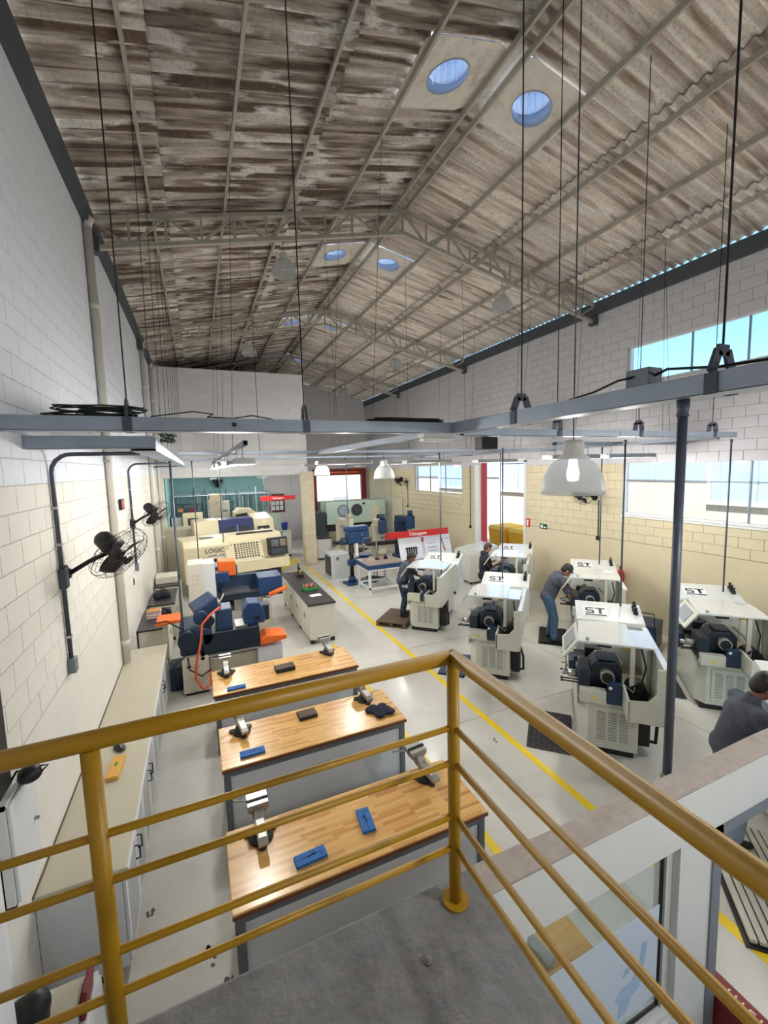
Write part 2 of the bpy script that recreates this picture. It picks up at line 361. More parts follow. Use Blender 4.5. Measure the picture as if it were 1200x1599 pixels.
def mat_blockwall(name, c1, cm):
    m = bpy.data.materials.new(name); m.use_nodes = True; M[name] = m; nt = m.node_tree; N = nt.nodes; L = nt.links; b = N['Principled BSDF']; b.inputs['Roughness'].default_value = 0.85
    tc = N.new('ShaderNodeTexCoord'); sp = N.new('ShaderNodeSeparateXYZ'); cb = N.new('ShaderNodeCombineXYZ'); L.new(tc.outputs['Object'], sp.inputs[0])
    ad = N.new('ShaderNodeMath'); L.new(sp.outputs[0], ad.inputs[0]); L.new(sp.outputs[1], ad.inputs[1]); L.new(ad.outputs[0], cb.inputs[0]); L.new(sp.outputs[2], cb.inputs[1])
    br = N.new('ShaderNodeTexBrick'); L.new(cb.outputs[0], br.inputs['Vector']); br.inputs['Scale'].default_value = 1.0; br.inputs['Brick Width'].default_value = 0.4; br.inputs['Row Height'].default_value = 0.2
    br.inputs['Mortar Size'].default_value = 0.006; br.inputs['Mortar Smooth'].default_value = 0.4
    br.inputs['Color1'].default_value = lin(*c1); br.inputs['Color2'].default_value = lin(*[int(v * 0.97) for v in c1]); br.inputs['Mortar'].default_value = lin(*cm)
    L.new(br.outputs['Color'], b.inputs['Base Color'])
    bp = N.new('ShaderNodeBump'); bp.inputs['Strength'].default_value = 0.5; bp.inputs['Distance'].default_value = 0.01; bp.invert = True; L.new(br.outputs['Fac'], bp.inputs['Height']); L.new(bp.outputs[0], b.inputs['Normal'])
mat_blockwall('far_white', (224, 224, 226), (206, 206, 208))
mat_blockwall('far_grey', (200, 198, 200), (178, 178, 180))
mat_blockwall('far_cream', (220, 210, 184), (200, 190, 166))
mat_blockwall('neighbour_wall', (222, 206, 190), (206, 188, 172))

mat('jamb_red', (170, 36, 52), 0.5)
mat('vent_blue', (176, 190, 214), 0.45, 0.1, var=0.05)
# ================================================================== SETTING
XL, XR, YB, YE = -1.25, 9.12, -4.0, 23.5
RX = 3.93                                   # ridge
def zroof(x): return 8.78 - 0.22 * abs(x - RX)
STRUCT = 'structure'

# floor: cast slabs with saw-cut joints
floor = MB().box(XL - 0.2, YB - 0.2, -0.25, XR + 0.2, YE + 6, -0.012).build('floor', 'joint')
tag(floor, 'pale grey painted concrete workshop floor', 'floor', kind=STRUCT)
fx = [XL, 1.1, 3.795, 6.3, XR]; fy = [YB, -1.4, 2.42, 5.1, 7.8, 10.5, 13.2, 15.9, 18.6, 21.2, YE + 6]
for i in range(len(fx) - 1):
    for j in range(len(fy) - 1):
        MB().box(fx[i] + 0.004, fy[j] + 0.004, -0.2, fx[i + 1] - 0.004, fy[j + 1] - 0.004, 0).build('floor_slab', 'floor', floor)
ground = MB().box(XR + 0.2, -30, -0.3, 60, 60, -0.03).build('ground', 'outside_ground')
tag(ground, 'sunlit yard paving outside the right-hand doorway', 'ground', kind=STRUCT)
g2 = MB().box(XL - 40, YE + 6, -0.3, XR + 0.2, 60, -0.03).build('ground', 'outside_ground'); tag(g2, 'paving far behind the end of the hall', 'ground', kind=STRUCT)

# painted floor lines
for nm, pts in (('yellow walkway line running from the booth to the cream column', [(3.70, -1.0), (3.80, -1.0), (3.80, 16.6), (3.70, 16.6)]),
                ('short yellow line along the ends of the wooden workbenches', [(2.42, 1.75), (2.52, 1.75), (2.52, 8.7), (2.42, 8.7)]),
                ('yellow line on the floor beside the cream column at the back', [(2.75, 16.3), (3.68, 17.7), (3.68, 18.6), (2.62, 16.4)])):
    o = MB().prism(pts, 0.0005, 0.003, 'z').build('floor_line', 'yellow_line'); tag(o, nm, 'floor marking')

# ---- block walls
def block_mesh(name, mt, d=0.010, l=0.396, h=0.196, ch=0.003):
    # local x = along wall, y = height, z = out of the wall
    b = MB(); a, c = l / 2, h / 2
    vs = [(-a, -c, 0), (a, -c, 0), (a, c, 0), (-a, c, 0), (-a + ch, -c + ch, d), (a - ch, -c + ch, d), (a - ch, c - ch, d), (-a + ch, c - ch, d)]
    b.add(vs, [(4, 5, 6, 7), (0, 1, 5, 4), (1, 2, 6, 5), (2, 3, 7, 6), (3, 0, 4, 7)]); return b.mesh(name, mt)
def cells(lo0, hi0, lo1, hi1, openings):
    A = sorted({lo0, hi0, *[o[0] for o in openings], *[o[1] for o in openings]}); B = sorted({lo1, hi1, *[o[2] for o in openings], *[o[3] for o in openings]})
    A = [a for a in A if lo0 <= a <= hi0]; B = [b for b in B if lo1 <= b <= hi1]
    for i in range(len(A) - 1):
        for j in range(len(B) - 1):
            cx, cy = (A[i] + A[i + 1]) / 2, (B[j] + B[j + 1]) / 2
            if not any(o[0] < cx < o[1] and o[2] < cy < o[3] for o in openings): yield A[i], A[i + 1], B[j], B[j + 1]
def lay_blocks(wall, X, sgn, y0, y1, z0, z1, openings, zsplit, mlow, mhigh, ynear):
    """sgn: +1 face looks towards +x. The 300 blocks nearest the viewer are parts, the others one joined part per colour."""
    L = []; n = int((z1 - z0) / 0.2 + 1e-6)
    for r in range(n):
        z = z0 + 0.2 * r; y = y0 - (0.2 if r % 2 else 0)
        while y < y1 - 0.02:
            a, b = max(y, y0), min(y + 0.4, y1)
            for o in openings:
                if o[2] < z + 0.1 < o[3]:
                    if o[0] <= a and b <= o[1]: a = b
                    elif o[0] < a < o[1]: a = o[1]
                    elif o[0] < b < o[1]: b = o[0]
            if b - a > 0.03: L.append((a, b, z))
            y += 0.4
    vis = [q for q in L if q[0] >= ynear]
    vis.sort(key=lambda q: (q[0] ** 2 + X * X + (q[2] + 0.1 - 3.8) ** 2))
    near = set(vis[:290])
    me = {0: block_mesh('block', mlow), 1: block_mesh('block', mhigh)}; rest = {0: MB(), 1: MB()}
    rot = (PI / 2, 0, PI / 2) if sgn > 0 else (PI / 2, 0, -PI / 2)
    for q in L:
        a, b, z = q; k = 1 if z + 0.1 > zsplit else 0
        if q in near: inst('block', me[k], wall, (X, (a + b) / 2, z + 0.1), rot, ((b - a) / 0.4, 1, 1))
        else:
            m = 0.0025; d = 0.010 * sgn; xa, xb = X, X + d
            y_0, y_1, z_0, z_1 = a + m, b - m, z + m, z + 0.2 - m
            rest[k].add([(xa, y_0, z_0), (xa, y_1, z_0), (xa, y_1, z_1), (xa, y_0, z_1), (xb, y_0 + m, z_0 + m), (xb, y_1 - m, z_0 + m), (xb, y_1 - m, z_1 - m), (xb, y_0 + m, z_1 - m)],
                        [(4, 5, 6, 7), (0, 1, 5, 4), (1, 2, 6, 5), (2, 3, 7, 6), (3, 0, 4, 7)])
    for k, mt in ((0, mlow), (1, mhigh)):
        o = rest[k].build('blockwork', mt, wall); o['kind'] = 'stuff'

ZD = 1.94
wl_ = MB()
wl_.box(XL - 0.2, YB, ZD, XL - 0.001, YE, 7.62)
wall_left = wl_.build('wall_left', 'mortar'); tag(wall_left, 'tall painted concrete block wall with wall fans', 'wall', kind=STRUCT)
MB().box(XL - 0.2, YB, 0, XL + 0.011, YE, ZD - 0.006).build('plaster_band', 'wall_cream', wall_left)
lay_blocks(wall_left, XL, 1, YB, 17.0, ZD, 7.55, [], 3.75, 'wall_cream', 'wall_white', 3.0)

OPEN_R = [(0.6, 6.97, 5.46, 6.36), (0.6, 7.0, 2.55, 3.80), (10.26, 12.47, -0.1, 3.9), (13.67, 17.5, 2.65, 3.85)]
wr = MB()
for a, b, c, d in cells(YB, YE, ZD, 7.62, OPEN_R): wr.box(XR + 0.001, a, c, XR + 0.2, b, d)
wall_right = wr.build('wall_right', 'mortar_grey'); tag(wall_right, 'right-hand block wall, tan below and grey above, with windows', 'wall', kind=STRUCT)
for a, b in ((YB, 10.26), (12.47, YE)):
    MB().box(XR - 0.011, a, 0, XR + 0.2, b, ZD - 0.006).build('plaster_band', 'wall_tan', wall_right)
lay_blocks(wall_right, XR, -1, YB, YE, ZD, 7.55, OPEN_R, 3.75, 'wall_tan', 'wall_grey', 3.4)

# end wall with the red portal opening
PX0, PX1, PZ = 5.85, 9.0, 3.72
we = MB()
for a, b, c, d in cells(4.0, XR, 0, 7.6, [(PX0, PX1, -0.1, PZ)]): we.box(a, YE, c, b, YE + 0.2, d)
we.prism([(4.0, 7.6), (XR, 7.6), (RX, 8.8)], YE, YE + 0.2, 'y')
tag(we.build('wall_end', 'far_grey'), 'grey block end wall above the red portal', 'wall', kind=STRUCT)
# white upper room (its front and side) over the teal bay
wm = MB().box(XL, 16.8, 3.7, 4.0, 17.0, 7.43).box(3.8, 17.0, 3.7, 4.0, YE, 7.43)
tag(wm.build('wall_mezzanine', 'far_white'), 'white block front of the raised room at the far left', 'wall', kind=STRUCT)
tag(MB().box(XL, 17.0, 7.3, 3.8, YE, 7.42).build('ceiling_mezzanine', 'far_white'), 'flat lid of the raised white room under the roof', 'ceiling', kind=STRUCT)
tag(MB().box(XL, 17.0, 3.62, 4.0, YE, 3.82).build('ceiling_bay', 'white_paint'), 'ceiling of the teal bay below the white room', 'ceiling', kind=STRUCT)
tag(MB().box(XL, YE - 0.05, 0, 3.2, YE + 0.2, 3.62).build('wall_teal', 'teal'), 'teal painted back wall of the machine bay', 'wall', kind=STRUCT)
tag(MB().box(XL + 0.012, 19.3, 0, XL + 0.05, YE - 0.05, 3.62).build('wall_teal_side', 'teal'), 'narrow teal painted side of the machine bay', 'wall', kind=STRUCT)
tag(MB().box(3.2, YE - 0.04, 0, 4.3, YE + 0.2, 3.62).build('wall_bay_end', 'far_grey'), 'light grey wall behind the notice board in the bay', 'wall', kind=STRUCT)
tag(MB().box(XL - 0.2, YE, 3.6, 4.0, YE + 0.2, 7.6).prism([(XL - 0.2, 7.6), (4.0, 7.6), (RX, 8.8)], YE, YE + 0.2, 'y').build('wall_gable', 'far_grey'), 'gable wall behind the raised room', 'wall', kind=STRUCT)
col = MB().box(3.78, 16.75, 0, 4.22, 17.2, 3.72); tag(col.build('column', 'far_cream', bevel=0.01), 'square cream column at the corner of the raised room', 'column', kind=STRUCT)
# near end wall, behind the viewer, with an unseen gateway added to let daylight in
wb = MB()
for a, b, c, d in cells(XL, XR, 0, 7.6, [(4.6, 8.4, -0.1, 3.6)]): wb.box(a, YB - 0.2, c, b, YB, d)
wb.prism([(XL - 0.2, 7.6), (XR + 0.2, 7.6), (RX, 8.8)], YB - 0.2, YB, 'y')
tag(wb.build('wall_back', 'far_grey'), 'front wall of the hall with an unseen gateway added for daylight', 'wall', kind=STRUCT)

# ---- roof
roof = thing('ceiling', 'dirty corrugated fibre cement roof on steel purlins', 'roof', kind=STRUCT)
PW = 0.98; NW = 6
def sheet_mesh(L, mt):
    # local x along the slope (downwards), y across the waves, z up
    b = MB(); nx, ny = 3, NW * 8
    b.grid(lambda u, v: (u * L, (v - 0.5) * (PW + 0.035), 0.031 * math.cos(2 * PI * (v - 0.5) * (PW + 0.035) / (PW / NW))), nx, ny); return b.mesh('roof_sheet', mt)
SL = math.sqrt(1 + 0.22 ** 2); TH = math.atan(0.22)
segs = [(0.02, 2.28), (2.05, 4.32), (4.10, 5.21)]     # horizontal distance from the ridge
vsegs = [(1.18, 2.28), (2.05, 4.32), (4.10, 5.21)]
ms = {}
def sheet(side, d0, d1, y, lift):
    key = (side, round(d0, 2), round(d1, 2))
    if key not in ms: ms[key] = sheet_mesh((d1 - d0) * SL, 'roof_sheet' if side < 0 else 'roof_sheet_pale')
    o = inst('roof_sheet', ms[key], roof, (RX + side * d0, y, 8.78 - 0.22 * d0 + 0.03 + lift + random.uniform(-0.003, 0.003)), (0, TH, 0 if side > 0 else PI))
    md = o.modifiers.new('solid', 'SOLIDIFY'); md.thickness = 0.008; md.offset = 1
VY = [5.12 + 4.9 * k for k in range(4)]
j0 = -10
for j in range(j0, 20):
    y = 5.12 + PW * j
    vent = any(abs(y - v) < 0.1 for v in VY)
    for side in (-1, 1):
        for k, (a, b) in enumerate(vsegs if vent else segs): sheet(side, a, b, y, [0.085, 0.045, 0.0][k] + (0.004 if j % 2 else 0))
rc = MB()
for side in (-1, 1):
    rc.grid(lambda u, v: (RX + side * u * 0.24, -4.6 + v * 28.4, 8.97 - 0.22 * u * 0.24), 2, 2)
rc.build('ridge_cap', 'vent_panel', roof, solid=0.01)
# roof ventilators: flat panel with a round hole, blue collar and vaned turbine above
NV = 28
def ventilator(side, y):
    d = 0.68; cx, cz = RX + side * d, 8.78 - 0.22 * d + 0.09
    t = thing('roof_ventilator', 'v', 'roof ventilator', (cx, y, cz), 0, 'round vents along the ridge'); sl = -0.22 * side
    b = MB(); hx, hy, r = 0.56, 0.52, 0.27; vs = []
    for k in range(NV):
        a = 2 * PI * k / NV; vs.append((r * math.cos(a), r * math.sin(a), r * math.cos(a) * sl))
    for k in range(NV):
        a = 2 * PI * k / NV; c, s = math.cos(a), math.sin(a); q = min(hx / max(abs(c), 1e-6), hy / max(abs(s), 1e-6)); vs.append((c * q, s * q, c * q * sl))
    b.add(vs, [(k, (k + 1) % NV, NV + (k + 1) % NV, NV + k) for k in range(NV)])
    b.build('base_panel', 'vent_panel', t, solid=0.01)
    c = MB(); c.grid(lambda u, v: (0.268 * math.cos(2 * PI * u), 0.268 * math.sin(2 * PI * u), 0.268 * math.cos(2 * PI * u) * sl * (1 - v) - 0.02 * (1 - v) + v * 0.12), NV, 2)
    c.build('collar', 'vent_blue', t, solid=0.006)
    for k in range(20):
        a = 2 * PI * k / 20; v = MB()
        v.grid(lambda u, w: (0.27 * math.cos(a + 0.28 * w) * (1 + 0.18 * math.sin(PI * u)), 0.27 * math.sin(a + 0.28 * w) * (1 + 0.18 * math.sin(PI * u)), 0.12 + 0.30 * u), 4, 1)
        v.build('vane', 'vent_plastic', t, solid=0.004)
    MB().rev([(0.29, 0.41), (0.27, 0.44), (0.12, 0.48), (0.0, 0.49)], n=NV).build('top_cap', 'galv', t, solid=0.006)
    return t
wh = ['nearest the viewer', 'second from the viewer', 'third from the viewer', 'farthest from the viewer']
for k, v in enumerate(VY):
    for side, sn in ((-1, 'left'), (1, 'right')):
        tag(ventilator(side, v), 'round blue roof vent on the %s of the ridge, %s' % (sn, wh[k]))
for i, d in enumerate((-5.14, -4.31, -3.24, -2.22, -1.19, -0.12, 0.12, 1.1, 2.19, 3.26, 4.30, 5.12)):
    x = RX + d; z = zroof(x) - 0.03 + (0.0 if abs(d) > 4.7 else 0.02 if abs(d) > 2.7 else 0.05) - (0.06 if abs(d) > 5 else 0)
    b = MB().bar((x, YB - 0.4, z), (x, YE + 0.1, z), 0.036, 0.085)
    b.build('purlin', 'steel_beige', roof)
# eave beams
tag(MB().box(XL - 0.02, YB, 7.32, XL + 0.10, YE, 7.60).build('trim_1', 'steel_dark'), 'dark steel eaves beam along the left wall', 'eaves beam', kind=STRUCT)
tag(MB().box(XR - 0.10, YB, 7.32, XR + 0.02, YE, 7.60).build('trim_2', 'steel_dark'), 'dark steel eaves beam along the right wall', 'eaves beam', kind=STRUCT)

# ---- roof trusses
def truss(y, label):
    t = thing('roof_truss', label, 'truss', (0, y, 0), 0, 'steel lattice roof trusses')
    for s in (-1, 1):
        xb = lambda f: RX + s * 5.16 * f
        zt = lambda f: 8.655 - 1.11 * f
        zb = lambda f: 8.27 - 1.13 * f
        MB().bar((xb(0), 0, zt(0)), (xb(1), 0, zt(1)), 0.08, 0.06).build('top_chord', 'steel_beige', t)
        MB().bar((xb(0), 0, zb(0)), (xb(1.0), 0, zb(1.0)), 0.08, 0.06).build('bottom_chord', 'steel_beige', t)
        n = 10
        for k in range(n + 1):
            f = k / n
            if k or s > 0: MB().bar((xb(f), 0, zb(f)), (xb(f), 0, zt(f)), 0.035, 0.035).build('vertical', 'steel_beige', t)
            if k < n:
                f2 = (k + 1) / n
                if k % 2: a, b = (xb(f), 0, zb(f)), (xb(f2), 0, zt(f2))
                else: a, b = (xb(f), 0, zt(f)), (xb(f2), 0, zb(f2))
                MB().bar(a, b, 0.035, 0.035).build('diagonal', 'steel_beige', t)
    MB().box(xb(1) - 0.12, -0.09, 7.08, xb(1) + 0.0, 0.09, 7.3).build('bracket', 'steel_dark', t)
    MB().box(RX - 5.16, -0.09, 7.08, RX - 5.04, 0.09, 7.3).build('bracket', 'steel_dark', t)
    return t
TY = [7.85, 13.35, 18.9]
truss(TY[0], 'steel roof truss nearest the viewer'); truss(TY[1], 'second steel roof truss, halfway down the hall'); truss(TY[2], 'farthest steel roof truss, near the raised white room')
truss(2.35, 'steel roof truss overhead of the viewer')

# ---- windows and doors
def window_r(name, label, y0, y1, z0, z1, mull, horiz=(), fw=0.05):
    t = thing(name, label, 'window', (XR + 0.08, 0, 0), kind=STRUCT)
    f = MB(); f.box(-0.04, y0, z0, 0.04, y1, z0 + fw).box(-0.04, y0, z1 - fw, 0.04, y1, z1).box(-0.04, y0, z0 + fw, 0.04, y0 + fw, z1 - fw).box(-0.04, y1 - fw, z0 + fw, 0.04, y1, z1 - fw)
    f.build('window_frame', 'white_paint', t)
    MB().box(-0.12, y0, z0 - 0.04, 0.12, y1, z0 - 0.002).build('window_sill', 'white_paint', t)
    ys = [y0 + fw] + list(mull) + [y1 - fw]
    for q in mull: MB().box(-0.02, q - 0.012, z0 + fw, 0.02, q + 0.012, z1 - fw).build('mullion', 'galv_dull', t)
    for h in horiz: MB().box(-0.02, y0 + fw, h - 0.012, 0.02, y1 - fw, h + 0.012).build('transom', 'galv_dull', t)
    for i in range(len(ys) - 1): MB().box(-0.004, ys[i] + 0.013, z0 + fw, 0.004, ys[i + 1] - 0.013, z1 - fw).build('pane', 'glass', t)
window_r('window_1', 'high window full of blue sky on the right wall', 0.6, 6.97, 5.46, 6.36, (1.6, 2.6, 3.65, 4.65, 5.62))
window_r('window_2', 'long low window on the right showing the neighbouring wall', 0.6, 7.0, 2.55, 3.80, (1.9, 3.2, 4.5, 5.75), (3.35,))
window_r('window_3', 'far low window on the right wall beyond the doorway', 13.67, 17.5, 2.65, 3.85, (14.95, 16.2), (3.3,))
d1 = thing('door_1', 'tall open doorway in the right wall with red jamb', 'doorway', (XR, 0, 0), kind=STRUCT)
MB().box(0.0, 12.41, 0, 0.2, 12.47, 3.9).build('door_jamb', 'jamb_red', d1)
MB().box(-0.03, 10.2, 0, 0.23, 10.30, 3.9).build('door_jamb', 'white_paint', d1)
MB().box(-0.03, 10.2, 3.86, 0.23, 12.52, 3.96).build('door_head', 'white_paint', d1)
MB().box(-0.06, 12.5, 0.0, -0.02, 12.78, 3.8).build('door_leaf', 'white_paint', d1)
d2 = thing('door_2', 'wide portal with dark red steel frame in the end wall', 'doorway', (0, YE, 0), kind=STRUCT)
MB().box(PX0, -0.12, 0, PX0 + 0.2, 0.12, PZ).build('door_jamb', 'dark_red', d2)
MB().box(PX1 - 0.28, -0.12, 0, PX1, 0.12, PZ).build('door_jamb', 'dark_red', d2)
MB().box(PX0, -0.14, PZ - 0.28, PX1, 0.12, PZ + 0.08).build('door_head', 'dark_red', d2)
MB().box(PX0 + 0.3, -0.2, PZ - 0.16, PX1 - 0.5, -0.14, PZ - 0.08).build('track', 'orange', d2)

# yard seen through the portal and the right wall
yd = MB().box(5.0, 29.2, 0, 12.6, 29.4, 4.6).build('wall_yard', 'plaster_pink'); tag(yd, 'pale wall of the yard behind the red portal', 'wall', kind=STRUCT)
nb = thing('neighbour_building', 'cream block building across the yard seen through the right windows', 'building', (14.0, 0, 0))
MB().box(0, -12, 0, 3, 30, 3.15).build('wall', 'neighbour_wall', nb)
MB().box(-0.05, -12, 3.15, 3, 30, 4.25).build('parapet', 'outside_blue', nb)
for k, (a, b) in enumerate(((4.2, 7.9), (13.5, 17.5), (19.5, 23.5))):
    w = MB().box(-0.12, a, 2.45, 0.0, b, 2.55).box(-0.12, a, 3.85, 0.0, b, 3.95).box(-0.12, a, 2.55, 0.0, a + 0.1, 3.85).box(-0.12, b - 0.1, 2.55, 0.0, b, 3.85).build('window', 'white_paint', nb)
    n = 3
    for i in range(n): MB().box(-0.09, a + 0.1 + (b - a - 0.2) * i / n + 0.02, 2.55, -0.06, a + 0.1 + (b - a - 0.2) * (i + 1) / n - 0.02, 3.85).build('pane', 'outside_blue', w)

mat('film_worn', (164, 190, 222), 0.5, var=0.05)
# ================================================================== LANDING AND GUARD RAIL
ZS = 2.1
sl = MB().prism([(XL, -2.5), (0.95, -2.5), (0.95, 1.40), (XL, 1.40)], ZS - 0.16, ZS, 'z').build('landing_slab', 'concrete', bevel=0.012)
tag(sl, 'rough grey painted concrete stair landing in the foreground', 'landing', kind=STRUCT)
gr = thing('guard_rail', 'mustard yellow tubular steel guard rail round the landing', 'guard rail', (0.82, 1.3, ZS))
b = MB().tube([(-2.05, 0, 1.0), (-0.02, 0, 1.0)], 0.026, 16); b.ell((0, 0, 1.0), 0.0265, 0.0265, 0.0265); b.build('top_rail', 'rail_yellow', gr)
MB().tube([(0, 0.0, 1.0), (0, -3.4, 1.0)], 0.026, 16).build('top_rail', 'rail_yellow', gr)
for x, y in ((0, 0), (-1.13, 0), (-2.04, 0), (0, -1.3), (0, -2.6)):
    p = MB().cyl((x, y, 0), (x, y, 0.98), 0.0235, 16).build('post', 'rail_yellow', gr)
    MB().cyl((x, y, -0.0), (x, y, 0.012), 0.05, 20).build('base_flange', 'rail_yellow', p)
for z in (0.725, 0.585, 0.365, 0.235):
    MB().tube([(-2.05, 0, z), (0, 0, z)], 0.0115, 10).build('mid_rail', 'rail_yellow', gr)
    MB().tube([(0, 0, z), (0, -3.4, z)], 0.0115, 10).build('mid_rail', 'rail_yellow', gr)
tag(MB().cyl((0.62, 1.16, ZS), (0.62, 1.16, ZS + 0.012), 0.014, 8).ell((0.62, 1.16, ZS + 0.012), 0.012, 0.012, 0.008).build('anchor_bolt', 'concrete'), 'painted-over anchor bolt on the concrete landing', 'bolt')

# ================================================================== BOOTH WALL below right of the landing
ZT = 2.0; Y0, Y1 = 1.34, 1.48
bw = MB().box(0.97, Y0, 1.69, 6.0, Y1, ZT - 0.012).box(0.97, Y0, 0, 1.22, Y1, 1.69).box(2.29, Y0, 0, 2.58, Y1, 1.69).box(1.22, Y0, 0, 2.29, Y1, 0.62)
wbooth = bw.build('wall_booth', 'white_paint'); tag(wbooth, 'white booth wall with a plastered top edge, lower right', 'wall', kind=STRUCT)
tp = MB().grid(lambda u, v: (0.97 + 5.03 * u, Y0 + (Y1 - Y0) * v, ZT - 0.004 + 0.004 * math.sin(31 * u + 7 * v)), 60, 2); tp.box(0.97, Y0 + 0.001, ZT - 0.03, 6.0, Y1 - 0.001, ZT - 0.006)
tp.build('top_plaster', 'mortar_top', wbooth)
MB().box(2.58, Y0 - 0.01, 0, 2.66, Y1 + 0.01, 1.69).box(2.58, Y0 - 0.01, 1.63, 6.0, Y1 + 0.01, 1.69).build('door_frame', 'galv_dull', wbooth)
w4 = thing('window_4', 'booth window with pale blue film peeling off its glass', 'window', (0, 1.40, 0), kind=STRUCT)
f = MB(); fx0, fx1, fz0, fz1 = 1.22, 2.29, 0.62, 1.69
f.box(fx0, -0.05, fz0, fx1, 0.02, fz0 + 0.05).box(fx0, -0.02, fz1 - 0.03, fx1, 0.02, fz1).box(fx0, -0.02, fz0, fx0 + 0.03, 0.02, fz1).box(fx1 - 0.05, -0.02, fz0, fx1, 0.02, fz1); f.build('window_frame', 'white_paint', w4)
MB().box(fx0 + 0.03, -0.006, fz0 + 0.05, fx1 - 0.05, 0.008, fz0 + 0.065).box(fx1 - 0.065, -0.006, fz0 + 0.05, fx1 - 0.05, 0.008, fz1 - 0.03).build('gasket', 'black', w4)
MB().box(fx0 + 0.03, -0.003, fz0 + 0.06, fx1 - 0.06, 0.003, fz1 - 0.03).build('pane', 'booth_glass', w4)
FT = 1.31
MB().prism([(fx0 + 0.03, fz0 + 0.10), (fx1 - 0.08, fz0 + 0.14), (fx1 - 0.075, FT + 0.02), (fx0 + 0.03, FT)], -0.006, -0.004, 'y').build('film', 'film_blue', w4)
def blob(pts, y, nm, mt, par, th=0.0012): MB().prism(pts, y - th, y, 'y').build(nm, mt, par)
blob([(1.90, 0.78), (1.97, 0.80), (2.0, 0.86), (2.07, 0.90), (2.10, 1.02), (2.12, 1.15), (2.08, 1.16), (2.06, 1.02), (2.0, 0.96), (1.92, 0.95), (1.87, 0.90), (1.92, 0.86)], -0.0065, 'film_wear', 'film_worn', w4)
blob([(1.93, 1.02), (1.98, 1.03), (1.99, 1.06), (1.95, 1.06)], -0.0065, 'film_wear', 'film_worn', w4)

# post standing on the booth wall
ps = thing('support_post', 'dark grey steel post standing on the booth wall', 'post', (2.43, 1.52, 0))
MB().cyl((0, 0, 1.9), (0, 0, 4.06), 0.024, 14).build('pole', 'conduit', ps)
MB().cyl((0, 0, 4.03), (0, 0, 4.12), 0.031, 14).build('collar', 'conduit', ps)
MB().box(-0.03, -0.05, 1.88, 0.03, 0.02, 1.96).build('foot_bracket', 'steel_worn', ps)
MB().tube([(0.03, 0.02, 1.95), (0.034, 0.01, 2.6), (0.03, 0.015, 3.3), (0.033, 0.01, 4.05)], 0.004, 6).build('cable', 'grey_cab', ps)

# ================================================================== CABLE TRAYS
PURL = [RX + d for d in (-4.31, -3.24, -2.22, -1.19, -0.12, 0.12, 1.1, 2.19, 3.26, 4.30)]
def tray(name, label, p0, p1, w=0.10, h=0.10, hang=(), rods=True, mt='galv', group='hanging cable trays', brk=True, lid=True):
    p0 = Vector(p0); p1 = Vector(p1); d = p1 - p0; L = d.length; along_x = abs(d.x) > abs(d.y)
    t = thing(name, label, 'cable tray', p0, 0 if along_x else PI / 2, group)
    # local x along, y across, z up; p0 is bottom centre
    MB().box(0, -w / 2, 0, L, w / 2, 0.004).box(0, -w / 2, 0, L, -w / 2 + 0.004, h).box(0, w / 2 - 0.004, 0, L, w / 2, h).build('channel', mt, t)
    if lid: MB().box(0, -w / 2 - 0.002, h - 0.001, L, w / 2 + 0.002, h + 0.004).build('cover', mt, t)
    n = int(L / 3)
    for k in range(1, n + 1):
        q = L * k / (n + 1); MB().box(q - 0.07, -w / 2 - 0.006, 0.015, q + 0.07, -w / 2 - 0.001, h - 0.015).build('joint_plate', mt, t)
    for s in hang:
        if s > 1: s = s / L
        q = s * L; wx_ = p0 + d * s; zt = zroof(wx_.x) - p0.z - 0.02
        if brk:
            b = MB()
            for e in (-1, 1):
                b.bar((q, e * (w / 2 + 0.006), -0.004), (q, e * (w / 2 + 0.006), h), 0.06, 0.006, (0, 1, 0)); b.bar((q, e * (w / 2 + 0.006), h), (q, e * 0.035, h + 0.11), 0.055, 0.016, (1, 0, 0))
            b.bar((q, -0.042, h + 0.112), (q, 0.042, h + 0.112), 0.055, 0.016, (1, 0, 0))
            b.build('hanger_bracket', 'conduit', t)
        px = min(PURL, key=lambda v: abs(v - wx_.x)); dx = (px - wx_.x) if abs(px - wx_.x) < 0.4 and not brk else 0.0; zt = zroof(wx_.x + dx) - p0.z - 0.02
        if rods: MB().cyl((q, 0, h + 0.11 if brk else h), (q + dx, 0, zt) if along_x else (q, -dx, zt), 0.0055 if brk else 0.0035, 6).build('hanger_rod', 'cable_black', t)
    return t
ZTR = 4.12
tA = tray('cable_tray', 'galvanised cable tray crossing the hall just above eye level', (XL, 3.77, ZTR), (2.35, 3.77, ZTR), w=0.15, hang=(0.80 / 3.6, 2.14 / 3.6))
tB = tray('cable_tray', 'cable tray running overhead towards the viewer at the upper right', (2.43, -3.9, ZTR), (2.43, 3.85, ZTR), w=0.16, hang=(5.22 / 7.72, 6.66 / 7.72, 3.2 / 7.72))
tC = tray('cable_tray', 'cable tray continuing right from the corner towards the window wall', (2.52, 3.77, ZTR - 0.02), (7.2, 3.77, ZTR - 0.02), w=0.08, h=0.07, hang=(1.3 / 4.72, 2.67 / 4.72, 4.2 / 4.72))
tD = tray('cable_tray', 'wide low cable tray along the left wall carrying coiled cable', (-0.42, 4.32, 4.0), (-0.42, 15.8, 4.0), w=0.2, h=0.09, hang=[k * 1.28 + 1.1 for k in range(9)], brk=False)
tE = tray('cable_tray', 'short cable tray joining the left wall below the front one', (XL, 4.30, 4.02), (-0.32, 4.30, 4.02), w=0.14, h=0.10)
tF = tray('cable_tray', 'narrow overhead tray with strip lamps left of centre', (0.50, 4.9, ZTR - 0.04), (0.50, 15.5, ZTR - 0.04), w=0.05, h=0.05, hang=[1.8, 4.2, 6.6, 9.0], brk=False, mt='galv_dull')
